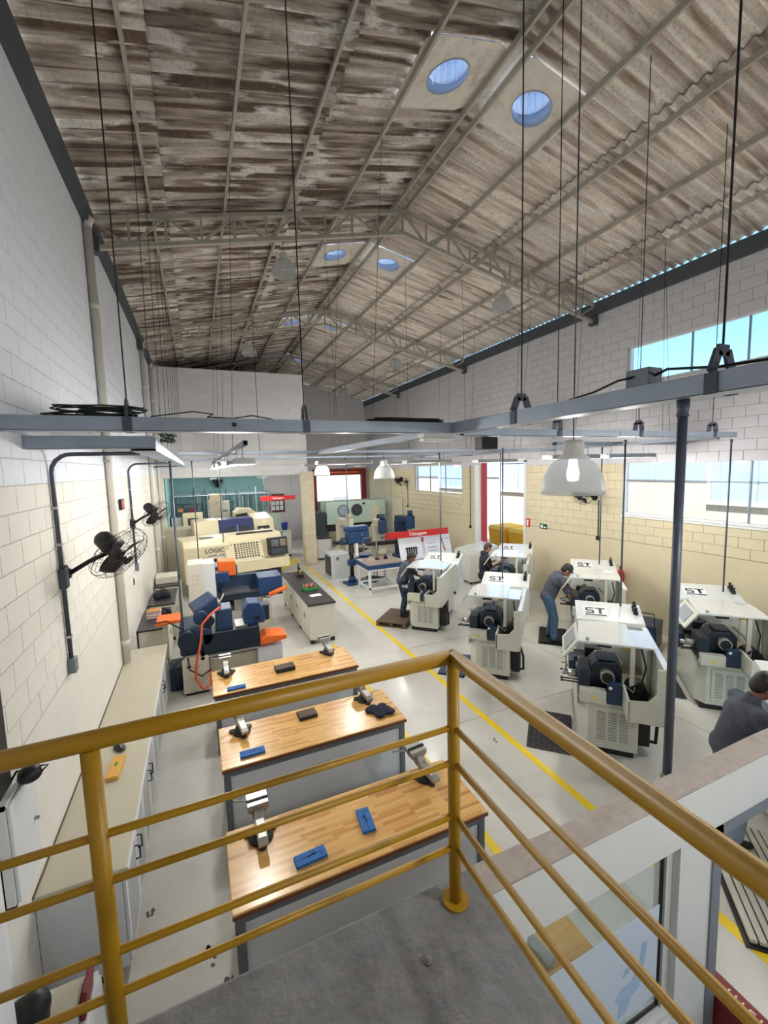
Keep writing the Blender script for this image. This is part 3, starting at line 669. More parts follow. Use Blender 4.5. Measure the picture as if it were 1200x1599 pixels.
tG = tray('cable_tray', 'cable tray running away from the front corner into the hall', (2.45, 3.88, ZTR), (2.45, 9.0, ZTR), w=0.09, h=0.08, hang=[2.2, 4.2], brk=False, mt='galv_dull')
tH = tray('cable_tray', 'perforated tray spanning the hall over the lathes', (-0.3, 9.1, ZTR + 0.02), (XR - 0.05, 9.1, ZTR + 0.02), w=0.1, h=0.05, hang=[1.5, 3.2, 4.9, 6.5, 8.2], brk=False)
tI = tray('cable_tray', 'second perforated tray spanning the hall farther back', (-0.3, 13.0, ZTR + 0.02), (XR - 0.05, 13.0, ZTR + 0.02), w=0.1, h=0.05, hang=[2.0, 4.2, 6.4, 8.4], brk=False)
tJ = tray('cable_tray', 'ladder-like tray above the right column of lathes near the window', (5.6, 5.6, ZTR - 0.02), (XR - 0.05, 5.6, ZTR - 0.02), w=0.1, h=0.05, hang=[0.8, 2.0, 3.0], brk=False)
tK = tray('cable_tray', 'tray running along the lathes beside the right wall', (7.0, 3.86, ZTR - 0.04), (7.0, 12.94, ZTR - 0.04), w=0.06, h=0.05, hang=[2.6, 4.4, 6.2, 8.0], brk=False, mt='galv_dull')
# knockout plug on the front tray
MB().cyl((1.55, -0.075, 0.055), (1.55, -0.086, 0.055), 0.018, 14).build('plug', 'black', tA)
# coils of cable lying on trays
def coil(name, label, c, rx, ry, n, mt, parent=None, seed=1, h=0.05, r=0.006):
    rnd = random.Random(seed); pts = []
    for k in range(n * 14 + 1):
        a = 2 * PI * k / 14; q = 1 + 0.18 * math.sin(a * 0.37 + seed) ; w = rnd.uniform(-0.02, 0.02)
        pts.append((rx * q * math.cos(a) + w, ry * q * math.sin(a) + w * 0.5, h * (0.5 + 0.5 * math.sin(a * 0.61 + seed)) + 0.008))
    o = MB().tube(pts, r, 6).build(name, mt); o.location = c; tag(o, label, 'cable', 'cables coiled on the trays'); return o
coil('cable_coil', 'tangled black cable lying on the front tray by the left wall', (-0.66, 3.77, 4.226), 0.26, 0.05, 5, 'cable_black', seed=2, h=0.07)
coil('cable_coil', 'dark green cable tangled with black cable on the front tray', (-0.56, 3.78, 4.228), 0.2, 0.04, 4, 'cable_green', seed=5, h=0.05)
coil('cable_coil', 'green cable bundle on the wide left tray', (-0.24, 4.75, 4.1), 0.06, 0.12, 5, 'cable_green', seed=9, h=0.07)
coil('cable_coil', 'flattened black cable bundle near the tray corner', (1.9, 3.78, 4.226), 0.36, 0.03, 4, 'cable_black', seed=4, h=0.03, r=0.008)
tag(MB().tube([(-0.3, 3.77, 4.235), (0.0, 3.76, 4.28), (0.15, 3.74, 4.26), (0.1, 3.72, 4.235), (0.3, 3.76, 4.232), (0.45, 3.77, 4.26), (0.62, 3.77, 4.232)], 0.005, 6).build('loose_cable', 'cable_black'), 'single loose black cable curling along the front tray', 'cable')
sb = thing('junction_box', 'grey junction box with cable on the overhead right tray', 'junction box', (2.43, 1.75, 4.226))
MB().box(-0.06, -0.07, 0, 0.06, 0.07, 0.10).build('box', 'galv_dull', sb, bevel=0.004)
MB().tube([(-0.05, 0.0, 0.06), (-0.09, 0.1, 0.05), (-0.05, 0.3, 0.02), (0, 0.55, 0.01)], 0.007, 6).build('cable', 'cable_black', sb)
MB().tube([(0, -0.05, 0.05), (-0.02, -0.15, 0.07), (0.0, -0.4, 0.03), (0, -0.8, 0.01)], 0.008, 6).build('cable', 'cable_black', sb)
el = thing('emergency_light', 'white emergency light fitting under the tray corner', 'lamp', (2.2, 3.74, 4.02))
MB().box(-0.17, -0.06, 0.02, 0.17, 0.06, 0.06).build('lens', 'lamp_cap', el, bevel=0.015); MB().box(-0.18, -0.065, 0.06, 0.18, 0.065, 0.1).build('housing', 'grey_cab', el)
bx = thing('loudspeaker', 'small black speaker box hung under the tray', 'speaker', (2.82, 3.77, 3.94))
MB().box(-0.1, -0.07, 0.02, 0.1, 0.07, 0.15).build('cabinet', 'black', bx, bevel=0.01); MB().box(-0.09, -0.078, 0.03, 0.09, -0.07, 0.14).build('grille', 'black_rubber', bx); MB().box(-0.01, -0.01, 0.15, 0.01, 0.01, 0.162).build('stem', 'conduit', bx)

# vertical conduits dropping from the trays to the machines
def drop(label, x, y, z0, z1=4.12, r=0.014, mt='conduit'):
    t = thing('drop_conduit', label, 'conduit', (x, y, 0), 0, 'conduits dropping to the machines')
    MB().cyl((0, 0, z0), (0, 0, z1), r, 8).build('pipe', mt, t); MB().cyl((0, 0, z1 - 0.05), (0, 0, z1), r * 1.5, 8).build('coupling', mt, t)
drop('conduit dropping to the open lathe in the middle foreground', 6.05, 4.62, 1.25)
drop('conduit dropping to the right-hand lathe below the long window', 8.35, 4.4, 1.3)
drop('conduit dropping to the lathe used by the man in a cap', 8.3, 6.9, 1.3)
drop('thick conduit dropping beside the blue grinding machine', -0.40, 7.9, 0.5, 4.0, 0.018)
drop('thin conduit in front of the cream machining centre', -0.12, 13.0, 1.3, 4.12)
drop('conduit dropping onto the second cream machine', 0.6, 13.9, 1.65, 4.12)
drop('conduit dropping to the lathe beside the wooden pallet', 5.4, 9.05, 1.2)
drop('conduit dropping to the middle lathe by the aisle', 5.6, 6.95, 1.25)
drop('conduit dropping to the lathe by the open doorway', 7.9, 9.9, 1.3)
drop('conduit hanging in front of the raised room column', 4.35, 13.05, 1.0)

# ================================================================== LAMPS
def point(parent, loc, w, col=(1.0, 0.975, 0.93), r=0.12):
    d = bpy.data.lights.new('lamp_light', 'POINT'); d.energy = w; d.color = col; d.shadow_soft_size = r
    o = bpy.data.objects.new('lamp_light', d); COL.objects.link(o); o.parent = parent; o.location = loc; return o
LW = 60.0
def strip(label, x, y, z, L=1.25, rz=0.0, lit=True, top=4.12):
    t = thing('strip_lamp', label, 'strip lamp', (x, y, z), rz, 'fluorescent strip lamps under the trays')
    MB().prism([(-0.13, 0.0), (-0.05, 0.075), (0.05, 0.075), (0.13, 0.0), (0.12, 0.0), (0.045, 0.068), (-0.045, 0.068), (-0.12, 0.0)], -L / 2, L / 2, 'y').build('reflector', 'galv_lamp', t)
    for e in (-0.05, 0.05):
        MB().cyl((e, -L / 2 + 0.02, 0.02), (e, L / 2 - 0.02, 0.02), 0.013, 10).build('tube', 'tube_lit' if lit else 'lamp_cap', t)
    for e in (-1, 1): MB().box(-0.12, e * (L / 2) - 0.006, 0.0, 0.12, e * (L / 2) + 0.006, 0.07).build('end_plate', 'galv_lamp', t)
    for e in (-0.35, 0.35): MB().cyl((0, e * L, 0.075), (0, e * L, top - z), 0.004, 6).build('hanger', 'conduit', t)
    if lit: point(t, (0, 0, -0.08), LW)
    return t
strip('lit strip lamp nearest, left of centre', 0.50, 5.75, 3.88)
strip('second lit strip lamp in the left row', 0.50, 8.3, 3.9)
strip('third lit strip lamp in the left row', 0.50, 10.9, 3.9)
strip('lit strip lamp at the far end of the left row', 0.50, 14.2, 3.9)
strip('strip lamp crosswise over the aisle', 3.0, 9.1, 3.9, rz=PI / 2)
strip('strip lamp crosswise over the first row of lathes', 5.1, 9.1, 3.88, rz=PI / 2)
strip('strip lamp crosswise over the lathe by the doorway', 7.1, 9.1, 3.86, rz=PI / 2)
strip('strip lamp over the drill press at the back', 3.6, 13.0, 3.9, rz=PI / 2)
strip('strip lamp over the tool board at the back', 6.2, 13.0, 3.9, rz=PI / 2)
strip('strip lamp in front of the low window near the right wall', 7.4, 5.6, 3.86, rz=PI / 2)
strip('strip lamp beside the lit pendant above the lathes', 6.0, 5.6, 3.86, 1.1, rz=PI / 2)
strip('strip lamp above the near lathe at the right edge', 6.2, 2.2, 3.86, rz=PI / 2)
strip('unseen strip lamp added just right of the viewer to light the booth', 2.43, -0.35, 3.86)  # added out of view to brighten the booth and benches
strip('unseen strip lamp added behind the viewer to light the hall', 6.0, -1.5, 3.9)  # extra lamp out of sight, put in to raise the hall's light
strip('strip lamp under the ceiling of the teal bay, left one', 0.6, 19.6, 3.5, top=3.62)
strip('strip lamp under the ceiling of the teal bay, right one', 2.6, 19.6, 3.5, top=3.62)
strip('strip lamp before the large pale machine at the back', 6.6, 18.2, 3.9, rz=PI / 2, top=zroof(6.6) + 0.03)
def pendant(label, x, y, z, r=0.24, lit=False, top=None, group='bell pendant lamps'):
    # z = rim height
    t = thing('pendant_lamp', label, 'pendant lamp', (x, y, z), 0, group); k = r / 0.24
    MB().rev([(0.24 * k, 0), (0.238 * k, 0.04 * k), (0.215 * k, 0.15 * k), (0.165 * k, 0.24 * k), (0.11 * k, 0.285 * k)], n=32).build('bell_shade', 'shade_acrylic', t, solid=0.006)
    MB().rev([(0.115 * k, 0.28 * k), (0.115 * k, 0.30 * k), (0.08 * k, 0.32 * k), (0.08 * k, 0.40 * k), (0.06 * k, 0.43 * k), (0.0, 0.43 * k)], n=20).build('lamp_cap', 'lamp_cap', t)
    MB().rev([(0, 0.10 * k), (0.04 * k, 0.11 * k), (0.05 * k, 0.16 * k), (0.035 * k, 0.24 * k), (0.03 * k, 0.29 * k)], n=14).build('bulb', 'bulb_lit' if lit else 'lamp_cap', t)
    MB().cyl((0, 0, 0.43 * k), (0, 0, (top or zroof(x)) - z), 0.006, 6).build('stem', 'conduit', t)
    return t
pendant('large lit bell pendant in front of the tan wall', 2.93, 2.72, 3.53, 0.255, True)
pendant('bell pendant over the aisle below the far trays', 3.95, 9.1, 3.55, 0.24, False, 4.16)
pendant('bell pendant in front of the red portal', 3.55, 13.0, 3.62, 0.24, False, 4.16)
for k, y in enumerate(TY):
    zc = lambda x: 8.27 - 0.219 * abs(x - RX)
    pos = ['nearest', 'second', 'farthest'][k]
    pendant('bell lamp under the left side of the %s roof truss' % pos, 1.62, y, zc(1.62) - 0.60, 0.21, False, zc(1.62))
    pendant('bell lamp under the right side of the %s roof truss' % pos, 6.3, y, zc(6.3) - 0.60, 0.21, False, zc(6.3))

mat('gap_brown', (96, 82, 62), 0.8)
mat('door_grey', (176, 178, 178), 0.5)
mat('wood_yellow', (214, 164, 70), 0.5, var=0.1, scale=5, stretch=(3, 20, 20))
mat('cast_brown', (104, 88, 74), 0.3, 0.5, var=0.15, scale=12)
mat('stain', (104, 98, 86), 0.9, var=0.2)

# ================================================================== LEFT WALL FITTINGS
def aim(o, d, roll=0.0):
    q = Vector(d).normalized().to_track_quat('Z', 'Y'); o.rotation_mode = 'XYZ'; o.rotation_euler = (q.to_matrix() @ Matrix.Rotation(roll, 3, 'Z')).to_euler()
def wall_fan(label, mount, n_out, centre, direction, r=0.30, cage=True, group='black oscillating wall fans'):
    """mount: point on the wall, n_out: wall normal, centre: hub position (world), direction: where it blows."""
    t = thing('wall_fan', label, 'fan', mount, 0, group); mo = Vector(mount); c = Vector(centre) - mo; n = Vector(n_out)
    MB().cyl((0, 0, 0), n * 0.03, 0.085, 20).cyl(n * 0.03, n * 0.06, 0.06, 18, 0.045).build('wall_plate', 'black', t)
    dv = Vector(direction).normalized(); back = c - dv * 0.14
    MB().tube([n * 0.05, n * 0.05 + (back - n * 0.05) * 0.5 + Vector((0, 0, -0.03)), back + Vector((0, 0, -0.09)), back], 0.022, 10).build('arm', 'black', t)
    h = thing('head', 'h', 'x'); del h['category'], h['label']; h.parent = t; h.location = c; aim(h, dv)
    MB().rev([(0, -0.27), (0.055, -0.265), (0.085, -0.23), (0.095, -0.12), (0.085, -0.05), (0.04, -0.03), (0.0, -0.03)], n=20).cyl((0.05, 0, -0.2), (0.13, 0, -0.2), 0.014, 8).build('motor', 'black', h)
    MB().cyl((0, 0, -0.03), (0, 0, 0.05), 0.035, 14).build('hub', 'black', h)
    for k in range(3):
        a = 2 * PI * k / 3 + 0.5; b = MB()
        def fn(u, v):
            rr = 0.035 + (r * 0.86 - 0.035) * u; w = (0.045 + 0.085 * math.sin(PI * min(1, u * 0.75 + 0.15))) ; th = a + (v - 0.5) * 2 * w / max(rr, 0.09)
            return (rr * math.cos(th), rr * math.sin(th), 0.02 + (v - 0.5) * 0.07)
        b.grid(fn, 6, 4); b.build('blade', 'black', h, solid=0.004)
    if cage:
        g = MB(); N = 22
        for k in range(N):
            a = 2 * PI * k / N
            f = [(0.05, 0.13), (r * 0.45, 0.125), (r * 0.8, 0.105), (r * 0.97, 0.06), (r, 0.0), (r * 0.97, -0.05), (r * 0.7, -0.08), (0.09, -0.09)]
            g.tube([(q * math.cos(a + 0.5 * q / r), q * math.sin(a + 0.5 * q / r), z) for q, z in f], 0.0022, 4)
        for q, z in ((r, 0.0), (r * 0.8, 0.105), (r * 0.45, 0.125), (r * 0.7, -0.08), (0.05, 0.13)):
            g.tube([(q * math.cos(2 * PI * k / 28), q * math.sin(2 * PI * k / 28), z) for k in range(29)], 0.003, 4)
        g.build('guard', 'iron', h)
        MB().cyl((0, 0, 0.12), (0, 0, 0.136), 0.05, 16).build('badge', 'black', h)
    return t
wall_fan('black wall fan nearest the viewer on the left wall', (XL + 0.012, 4.93, 2.87), (1, 0, 0), (-0.78, 5.0, 3.02), (0.62, -0.35, -0.62))
wall_fan('second black wall fan farther along the left wall', (XL + 0.012, 9.46, 2.86), (1, 0, 0), (-0.80, 9.5, 3.02), (0.62, -0.35, -0.62))
wall_fan('small dark wall fan above the right-hand tan wall', (XR - 0.012, 7.75, 2.92), (-1, 0, 0), (8.72, 7.8, 2.98), (-0.75, -0.1, -0.6), 0.26)
wall_fan('far wall fan beside the far low window', (XR - 0.012, 18.3, 3.1), (-1, 0, 0), (8.7, 18.3, 3.15), (-0.8, -0.3, -0.5), 0.28)
wall_fan('wall fan on the teal wall of the bay', (0.86, YE - 0.06, 3.25), (0, -1, 0), (0.9, YE - 0.45, 3.28), (0.15, -0.9, -0.35), 0.3)

def pipe(label, y, z0, z1, r=0.055):
    t = thing('drainpipe', label, 'pipe', (XL + 0.012 + r, y, 0), 0, 'white downpipes on the left wall')
    MB().cyl((0, 0, z0), (0, 0, z1), r, 16).build('pipe', 'pvc', t)
    for z in (z1 - 1.1, z0 + 1.6, z0 + 0.25): MB().cyl((0, 0, z), (0, 0, z + 0.09), r * 1.16, 16).build('socket', 'pvc', t)
    MB().tube([(0, 0, z1 - 0.02), (0.02, 0, z1 + 0.07), (0.06, 0, z1 + 0.13)], r * 0.95, 12).build('elbow', 'pvc', t)
    MB().box(-r - 0.005, -r - 0.02, 3.98, 0.02, r + 0.12, 4.02).build('bracket', 'steel_worn', t)
pipe('white downpipe nearest the viewer on the left wall', 7.45, 0.935, 7.25)
pipe('second white downpipe along the left wall', 13.75, 0.0, 7.25)
pipe('third white downpipe near the raised white room', 16.2, 0.0, 7.25)
def wall_conduit(label, y, z0, z1, x2, fan_z):
    t = thing('wall_conduit', label, 'conduit', (XL + 0.035, y, 0), 0, 'grey conduits on the left wall')
    pts = [(0, 0, z0), (0, 0, z1 - 0.16)] + [(0.16 - 0.16 * math.cos(a), 0, z1 - 0.16 + 0.16 * math.sin(a)) for a in (0.3, 0.7, 1.1, 1.4)] + [(0.2, 0, z1), (x2, 0, z1)]
    MB().tube(pts, 0.019, 10).build('pipe', 'conduit', t)
    MB().box(-0.022, -0.05, z0 - 0.14, 0.04, 0.05, z0).build('outlet_box', 'galv_dull', t, bevel=0.004)
    MB().box(-0.022, -0.045, fan_z - 0.1, 0.04, 0.045, fan_z + 0.08).build('switch_box', 'conduit', t, bevel=0.004)
    for z in (fan_z + 0.3, z1 - 0.5, z0 + 0.2): MB().box(-0.022, -0.03, z, 0.022, 0.03, z + 0.025).build('clip', 'steel', t)
wall_conduit('grey conduit beside the nearest fan on the left wall', 4.80, 2.08, 4.0, 0.72, 2.86)
wall_conduit('grey conduit beside the second fan on the left wall', 9.58, 2.05, 4.0, 0.72, 2.84)
wall_conduit('grey conduit near the far end of the left wall', 13.9, 2.05, 4.0, 0.72, 2.84)
ck = thing('wall_clock', 'small black digital clock with red display on the left wall', 'clock', (XL + 0.013, 8.44, 3.3))
MB().box(0, -0.14, -0.09, 0.05, 0.14, 0.09).build('case', 'black', ck, bevel=0.005); MB().box(0.05, -0.11, -0.05, 0.052, 0.02, 0.05).build('display', 'led_red', ck)
ot = MB().box(0, -0.04, -0.06, 0.012, 0.04, 0.06).box(0.012, -0.015, 0.01, 0.016, 0.015, 0.03).box(0.012, -0.015, -0.03, 0.016, 0.015, -0.01).build('wall_socket', 'iron'); ot.location = (XL + 0.012, 9.2, 1.78); tag(ot, 'small double socket on the left wall under the second fan', 'socket')
bh = MB().box(0, -0.12, -0.45, 0.05, 0.06, 0.6).build('wall_cupboard', 'black', bevel=0.01); bh.location = (XL + 0.012, 3.18, 2.35); tag(bh, 'black box on the left wall above the switch cabinet', 'box')
kt = MB().rev([(0, 0), (0.09, 0.0), (0.11, 0.03), (0.1, 0.1), (0.06, 0.14), (0, 0.15)], n=18).tube([(0.1, 0, 0.05), (0.16, 0.02, 0.1), (0.1, 0, 0.12)], 0.01, 6).build('kettle', 'iron'); kt.scale = (0.6, 0.6, 0.6); kt.location = (XL + 0.13, 3.3, 1.862); tag(kt, 'grey metal pot on top of the open switch cabinet', 'pot')
sc = thing('switch_cabinet', 'white steel switch cabinet on the left wall with its door ajar', 'cabinet', (XL + 0.013, 3.06, 1.2))
MB().box(0, 0, 0, 0.06, 0.02, 0.66).box(0, 0.36, 0, 0.06, 0.38, 0.66).box(0, 0, 0, 0.06, 0.38, 0.02).box(0, 0, 0.64, 0.06, 0.38, 0.66).box(0, 0, 0, 0.015, 0.38, 0.66).build('case', 'cabinet_white', sc)
MB().box(0.015, 0.08, 0.06, 0.03, 0.34, 0.60).build('back_plate', 'black', sc)
dr = MB().box(0, 0, 0, 0.02, 0.35, 0.63).build('door', 'cabinet_white', sc, loc=(0.06, 0.02, 0.015), rot=(0, 0, -0.04), bevel=0.004); MB().cyl((0.02, 0.3, 0.32), (0.045, 0.3, 0.32), 0.012, 10).build('lock', 'steel', dr)
tc_ = thing('tall_cabinet', 'tall white cabinet at the left edge of the picture', 'cabinet', (XL + 0.012, 2.25, 0))
MB().prism([(0.015, 0.0), (0.20, 0.0), (0.22, 0.25), (0.19, 0.36), (0.015, 0.38)], 1.3, 2.05, 'z').build('body', 'cabinet_white', tc_, bevel=0.01); MB().box(0.015, 0.02, 0, 0.18, 0.35, 1.3).build('stand', 'cabinet_white', tc_)
MB().ell((0.215, 0.22, 1.86), 0.02, 0.025, 0.025).build('button', 'red', tc_)
st = thing('low_cupboard', 'low white cupboard in the lower left corner', 'cupboard', (XL + 0.02, 2.08, 0)); MB().box(0, 0.56, 0.06, 0.42, 1.0, 0.56).build('body', 'cabinet_white', st, bevel=0.006); MB().box(0.02, 0.58, 0, 0.4, 0.98, 0.06).build('plinth', 'black', st); MB().box(0.42, 0.58, 0.09, 0.435, 0.98, 0.54).build('door', 'cabinet_white', st)
bag = MB(); bag.ell((0, 0, 0.13), 0.12, 0.09, 0.15); bag.ell((0.05, 0, 0.2), 0.08, 0.08, 0.1); bag.ell((0.04, -0.05, 0.08), 0.07, 0.06, 0.07)
bo = remesh(bag, 'bag', 'black', None, 0.015, 5); bo.location = (XL + 0.14, 2.82, 0.56); tag(bo, 'black padded bag in the lower left corner', 'bag')
bx_ = thing('paper_box', 'open white carton of papers beside the black bag', 'box', (XL + 0.31, 2.88, 0.562)); MB().box(-0.08, -0.1, 0, 0.08, 0.1, 0.1).build('carton', 'paper', bx_); MB().box(-0.07, -0.09, 0.1, 0.07, 0.09, 0.11).build('papers', 'cream_dirty', bx_)
bd = MB().obox((0, 0, 0.09), (0.03, 0.2, 0.18), (0, 0.12, 0)).build('binder', 'dark_red', bevel=0.004); bd.location = (XL + 0.42, 2.9, 0.562); tag(bd, 'dark red binder leaning in the lower left corner', 'binder')

# long counter under the left wall
CY0, CY1 = 3.45, 8.0
ct = thing('counter_cabinet', 'long white cabinet run under the left wall', 'cabinet', (XL + 0.015, CY0, 0))
MB().box(0, 0.02, 0.08, 0.52, CY1 - CY0 - 0.02, 0.86).build('carcass', 'cabinet_white', ct); MB().box(0, 0.04, 0, 0.46, CY1 - CY0 - 0.04, 0.08).build('plinth', 'black', ct)
nd = 9; dw = (CY1 - CY0 - 0.04) / nd
for k in range(nd):
    d = MB().box(0.522, 0.02 + k * dw + 0.006, 0.11, 0.545, 0.02 + (k + 1) * dw - 0.006, 0.84).build('door', 'cabinet_white', ct, bevel=0.004)
    MB().box(0.545, 0.02 + k * dw + 0.06, 0.16, 0.5465, 0.02 + (k + 1) * dw - 0.06, 0.79).build('inset', 'door_grey', d)
    e = 0.02 + (k + 1) * dw - 0.06 if k % 2 == 0 else 0.02 + k * dw + 0.06
    MB().tube([(0.545, e, 0.56), (0.58, e, 0.565), (0.58, e, 0.675), (0.545, e, 0.68)], 0.007, 6).build('handle', 'black', d)
wt = MB().box(XL + 0.013, CY0, 0.862, XL + 0.58, CY1, 0.90).build('worktop', 'counter_top', bevel=0.006); tag(wt, 'long beige worktop on the white cabinets along the left wall', 'worktop')
bs = MB().box(XL + 0.0125, CY0, 0.90, XL + 0.022, CY1, 0.912).build('gap_strip', 'gap_brown'); bs.parent = wt  # dark brown strip drawn in for the gap between worktop and wall
bs = MB().box(XL + 0.58, CY0, 0.86, XL + 0.588, CY1, 0.898).build('edge_strip', 'cabinet_white'); bs.parent = wt
wbk = thing('wooden_block', 'yellow wooden board with a green mark on the beige worktop', 'board', (-0.93, 4.72, 0.901), -0.05)
MB().box(-0.055, -0.17, 0, 0.055, 0.17, 0.04).build('board', 'wood_yellow', wbk, bevel=0.004); MB().box(-0.015, 0.0, 0.04, 0.012, 0.06, 0.0412).build('mark', 'green', wbk)
stp = thing('hand_plane', 'black hand tool lying on the beige worktop', 'tool', (-0.95, 5.08, 0.901), 0.5); MB().ell((0, 0, 0.02), 0.05, 0.1, 0.02).build('sole', 'iron', stp); MB().ell((0.0, 0.05, 0.05), 0.018, 0.03, 0.035).tube([(0, -0.06, 0.03), (0, -0.03, 0.07), (0, 0.02, 0.06)], 0.01, 6).build('grip', 'steel', stp)

# small black-topped cupboards farther along the left wall
def cupboard(label, x0, x1, y0, y1, h=0.88):
    t = thing('tool_cupboard', label, 'cupboard', (x0, y0, 0), 0, 'black-topped cupboards along the left wall'); w, d = x1 - x0, y1 - y0
    MB().box(0.02, 0.02, 0.09, w - 0.02, d - 0.02, h - 0.03).build('body', 'cabinet_cream', t, bevel=0.004)
    MB().box(0, 0, h - 0.03, w, d, h).build('top', 'black_top', t, bevel=0.004)
    for a in (0.04, w - 0.1):
        for c in (0.04, d - 0.1): MB().box(a, c, 0, a + 0.06, c + 0.06, 0.09).build('foot', 'black', t)
    for k in range(2): 
        dd = MB().box(w - 0.02, 0.03 + k * (d - 0.06) / 2 + 0.004, 0.12, w - 0.004, 0.03 + (k + 1) * (d - 0.06) / 2 - 0.004, h - 0.06).build('door', 'cabinet_cream', t); MB().box(w - 0.004, d / 2 - 0.02 + k * 0.04 - 0.006, 0.5, w + 0.01, d / 2 - 0.02 + k * 0.04 + 0.006, 0.6).build('handle', 'steel', dd)
    return t
cupboard('black-topped cupboard nearest the beige worktop, carrying a carton', XL + 0.02, -0.72, 8.95, 10.35)
cupboard('second black-topped cupboard along the left wall with a dark cloth', XL + 0.05, -0.66, 10.6, 12.0)
cupboard('third cupboard along the left wall with a pale box on it', XL + 0.02, -0.62, 12.3, 13.5)
cb = thing('carton', 'small printed carton on the nearest black-topped cupboard', 'carton', (-1.0, 9.75, 0.881)); MB().box(-0.13, -0.1, 0, 0.13, 0.1, 0.14).build('box', 'paper', cb); MB().box(-0.132, -0.102, 0.09, 0.132, 0.102, 0.10).box(-0.132, -0.102, 0.03, 0.132, 0.102, 0.045).build('print', 'red', cb); MB().obox((0, -0.02, 0.145), (0.25, 0.2, 0.01), (0.05, 0, 0)).build('flap', 'wood_plain', cb)
rg = MB()
for k in range(9): rg.ell((random.uniform(-0.09, 0.09), random.uniform(-0.1, 0.1), 0.03), 0.08, 0.07, 0.04, rot=(random.random(), random.random(), random.random()))
ro = remesh(rg, 'rag', 'black_rubber', None, 0.014, 2); ro.location = (-0.82, 9.9, 0.882); tag(ro, 'crumpled black cable bundle beside the printed carton', 'cable bundle')
rg = MB()
for k in range(12): rg.ell((random.uniform(-0.16, 0.16), random.uniform(-0.2, 0.2), 0.05), 0.1, 0.1, 0.07, rot=(random.random(), random.random(), random.random()))
ro = remesh(rg, 'cloth', 'fabric_dark', None, 0.018, 2); ro.location = (-0.95, 11.4, 0.884); tag(ro, 'heap of dark cloth on the second black-topped cupboard', 'cloth')
px_ = MB().box(-0.26, -0.3, 0, 0.26, 0.3, 0.18).build('parts_box', 'cabinet_cream', bevel=0.01); px_.location = (-0.94, 12.9, 0.881); tag(px_, 'pale box on the third cupboard along the left wall', 'box')

# ================================================================== WORKBENCHES
def bench(label, x0, x1, y0, y1, h=0.86):
    t = thing('workbench', label, 'workbench', (x0, y0, 0), 0, 'butcher block workbenches'); w, d = x1 - x0, y1 - y0
    MB().box(0, 0, h - 0.045, w, d, h).build('wood_top', 'butcher', t, bevel=0.006, label='varnished butcher block top')
    MB().box(0.0005, -0.002, h - 0.043, w, 0.0, h - 0.012).build('front_edge', 'wood_dark', t)
    zt = h - 0.045; a = 0.06; i = 0.02
    for x in (i, w - i - a):
        for y in (i, d - i - a): MB().box(x, y, 0, x + a, y + a, zt).build('leg', 'bench_grey', t)
    for y in (i, d - i - a):
        MB().box(i + a, y, zt - 0.06, w - i - a, y + a, zt).build('rail', 'bench_grey', t); MB().box(i + a, y, 0.10, w - i - a, y + a, 0.16).build('rail', 'bench_grey', t)
    for x in (i, w - i - a):
        MB().box(x, i + a, zt - 0.06, x + a, d - i - a, zt).build('rail', 'bench_grey', t); MB().box(x, i + a, 0.10, x + a, d - i - a, 0.16).build('rail', 'bench_grey', t)
    MB().box(i + a, i + 0.02, 0.16, w - i - a, i + 0.035, zt - 0.06).build('panel', 'bench_panel', t)
    MB().box(i + 0.02, i + a, 0.16, i + 0.035, d - i - a, zt - 0.06).build('panel', 'bench_panel', t); MB().box(w - i - 0.035, i + a, 0.16, w - i - 0.02, d - i - a, zt - 0.06).build('panel', 'bench_panel', t)
    return t
bench('wooden workbench nearest the viewer below the yellow rail', 0.02, 2.09, 2.78, 3.51)
bench('middle wooden workbench with a dark cloth on its right end', 0.03, 2.07, 4.30, 5.06)
bench('farthest wooden workbench, in front of the blue grinder', 0.0, 2.04, 5.86, 6.62)
bench('narrow wooden bench seen through the booth window', 0.9, 2.03, 1.60, 2.02)
def vise():
    t = thing('bench_vise', 'v', 'vise', (0, 0, 0), 0, 'steel bench vises')
    b = MB().rev([(0, 0), (0.085, 0), (0.085, 0.015), (0.07, 0.03), (0.055, 0.05), (0.05, 0.07), (0, 0.07)], n=20)
    for k in range(3):
        a = 2 * PI * k / 3 + 0.5; b.cyl((0.095 * math.cos(a), 0.095 * math.sin(a), 0), (0.095 * math.cos(a), 0.095 * math.sin(a), 0.018), 0.028, 12)
    b.build('swivel_base', 'iron', t)
    MB().prism([(-0.16, 0.06), (0.10, 0.06), (0.12, 0.10), (0.12, 0.15), (0.06, 0.15), (0.03, 0.12), (-0.13, 0.11), (-0.17, 0.09)], -0.032, 0.032, 'x').build('body', 'steel_worn', t, bevel=0.006)
    MB().prism([(-0.075, 0.185), (0.075, 0.185), (0.075, 0.14), (0.045, 0.12), (0.035, 0.075), (-0.035, 0.075), (-0.045, 0.12), (-0.075, 0.14)], 0.08, 0.128, 'y').build('fixed_jaw', 'steel', t, bevel=0.004)
    MB().prism([(-0.075, 0.185), (0.075, 0.185), (0.075, 0.14), (0.045, 0.12), (0.035, 0.075), (-0.035, 0.075), (-0.045, 0.12), (-0.075, 0.14)], 0.143, 0.215, 'y').build('sliding_jaw', 'steel', t, bevel=0.004)
    MB().obox((0, 0.129, 0.178), (0.15, 0.004, 0.03)).obox((0, 0.141, 0.178), (0.15, 0.004, 0.03)).build('jaw_plate', 'iron', t)
    MB().cyl((0, 0.22, 0.10), (0, 0.27, 0.10), 0.018, 12).build('screw', 'steel_worn', t)
    MB().cyl((-0.15, 0.255, 0.13), (0.07, 0.255, 0.06), 0.007, 8).ell((-0.15, 0.255, 0.13), 0.012, 0.012, 0.012).ell((0.07, 0.255, 0.06), 0.012, 0.012, 0.012).build('handle', 'steel_worn', t)
    return t
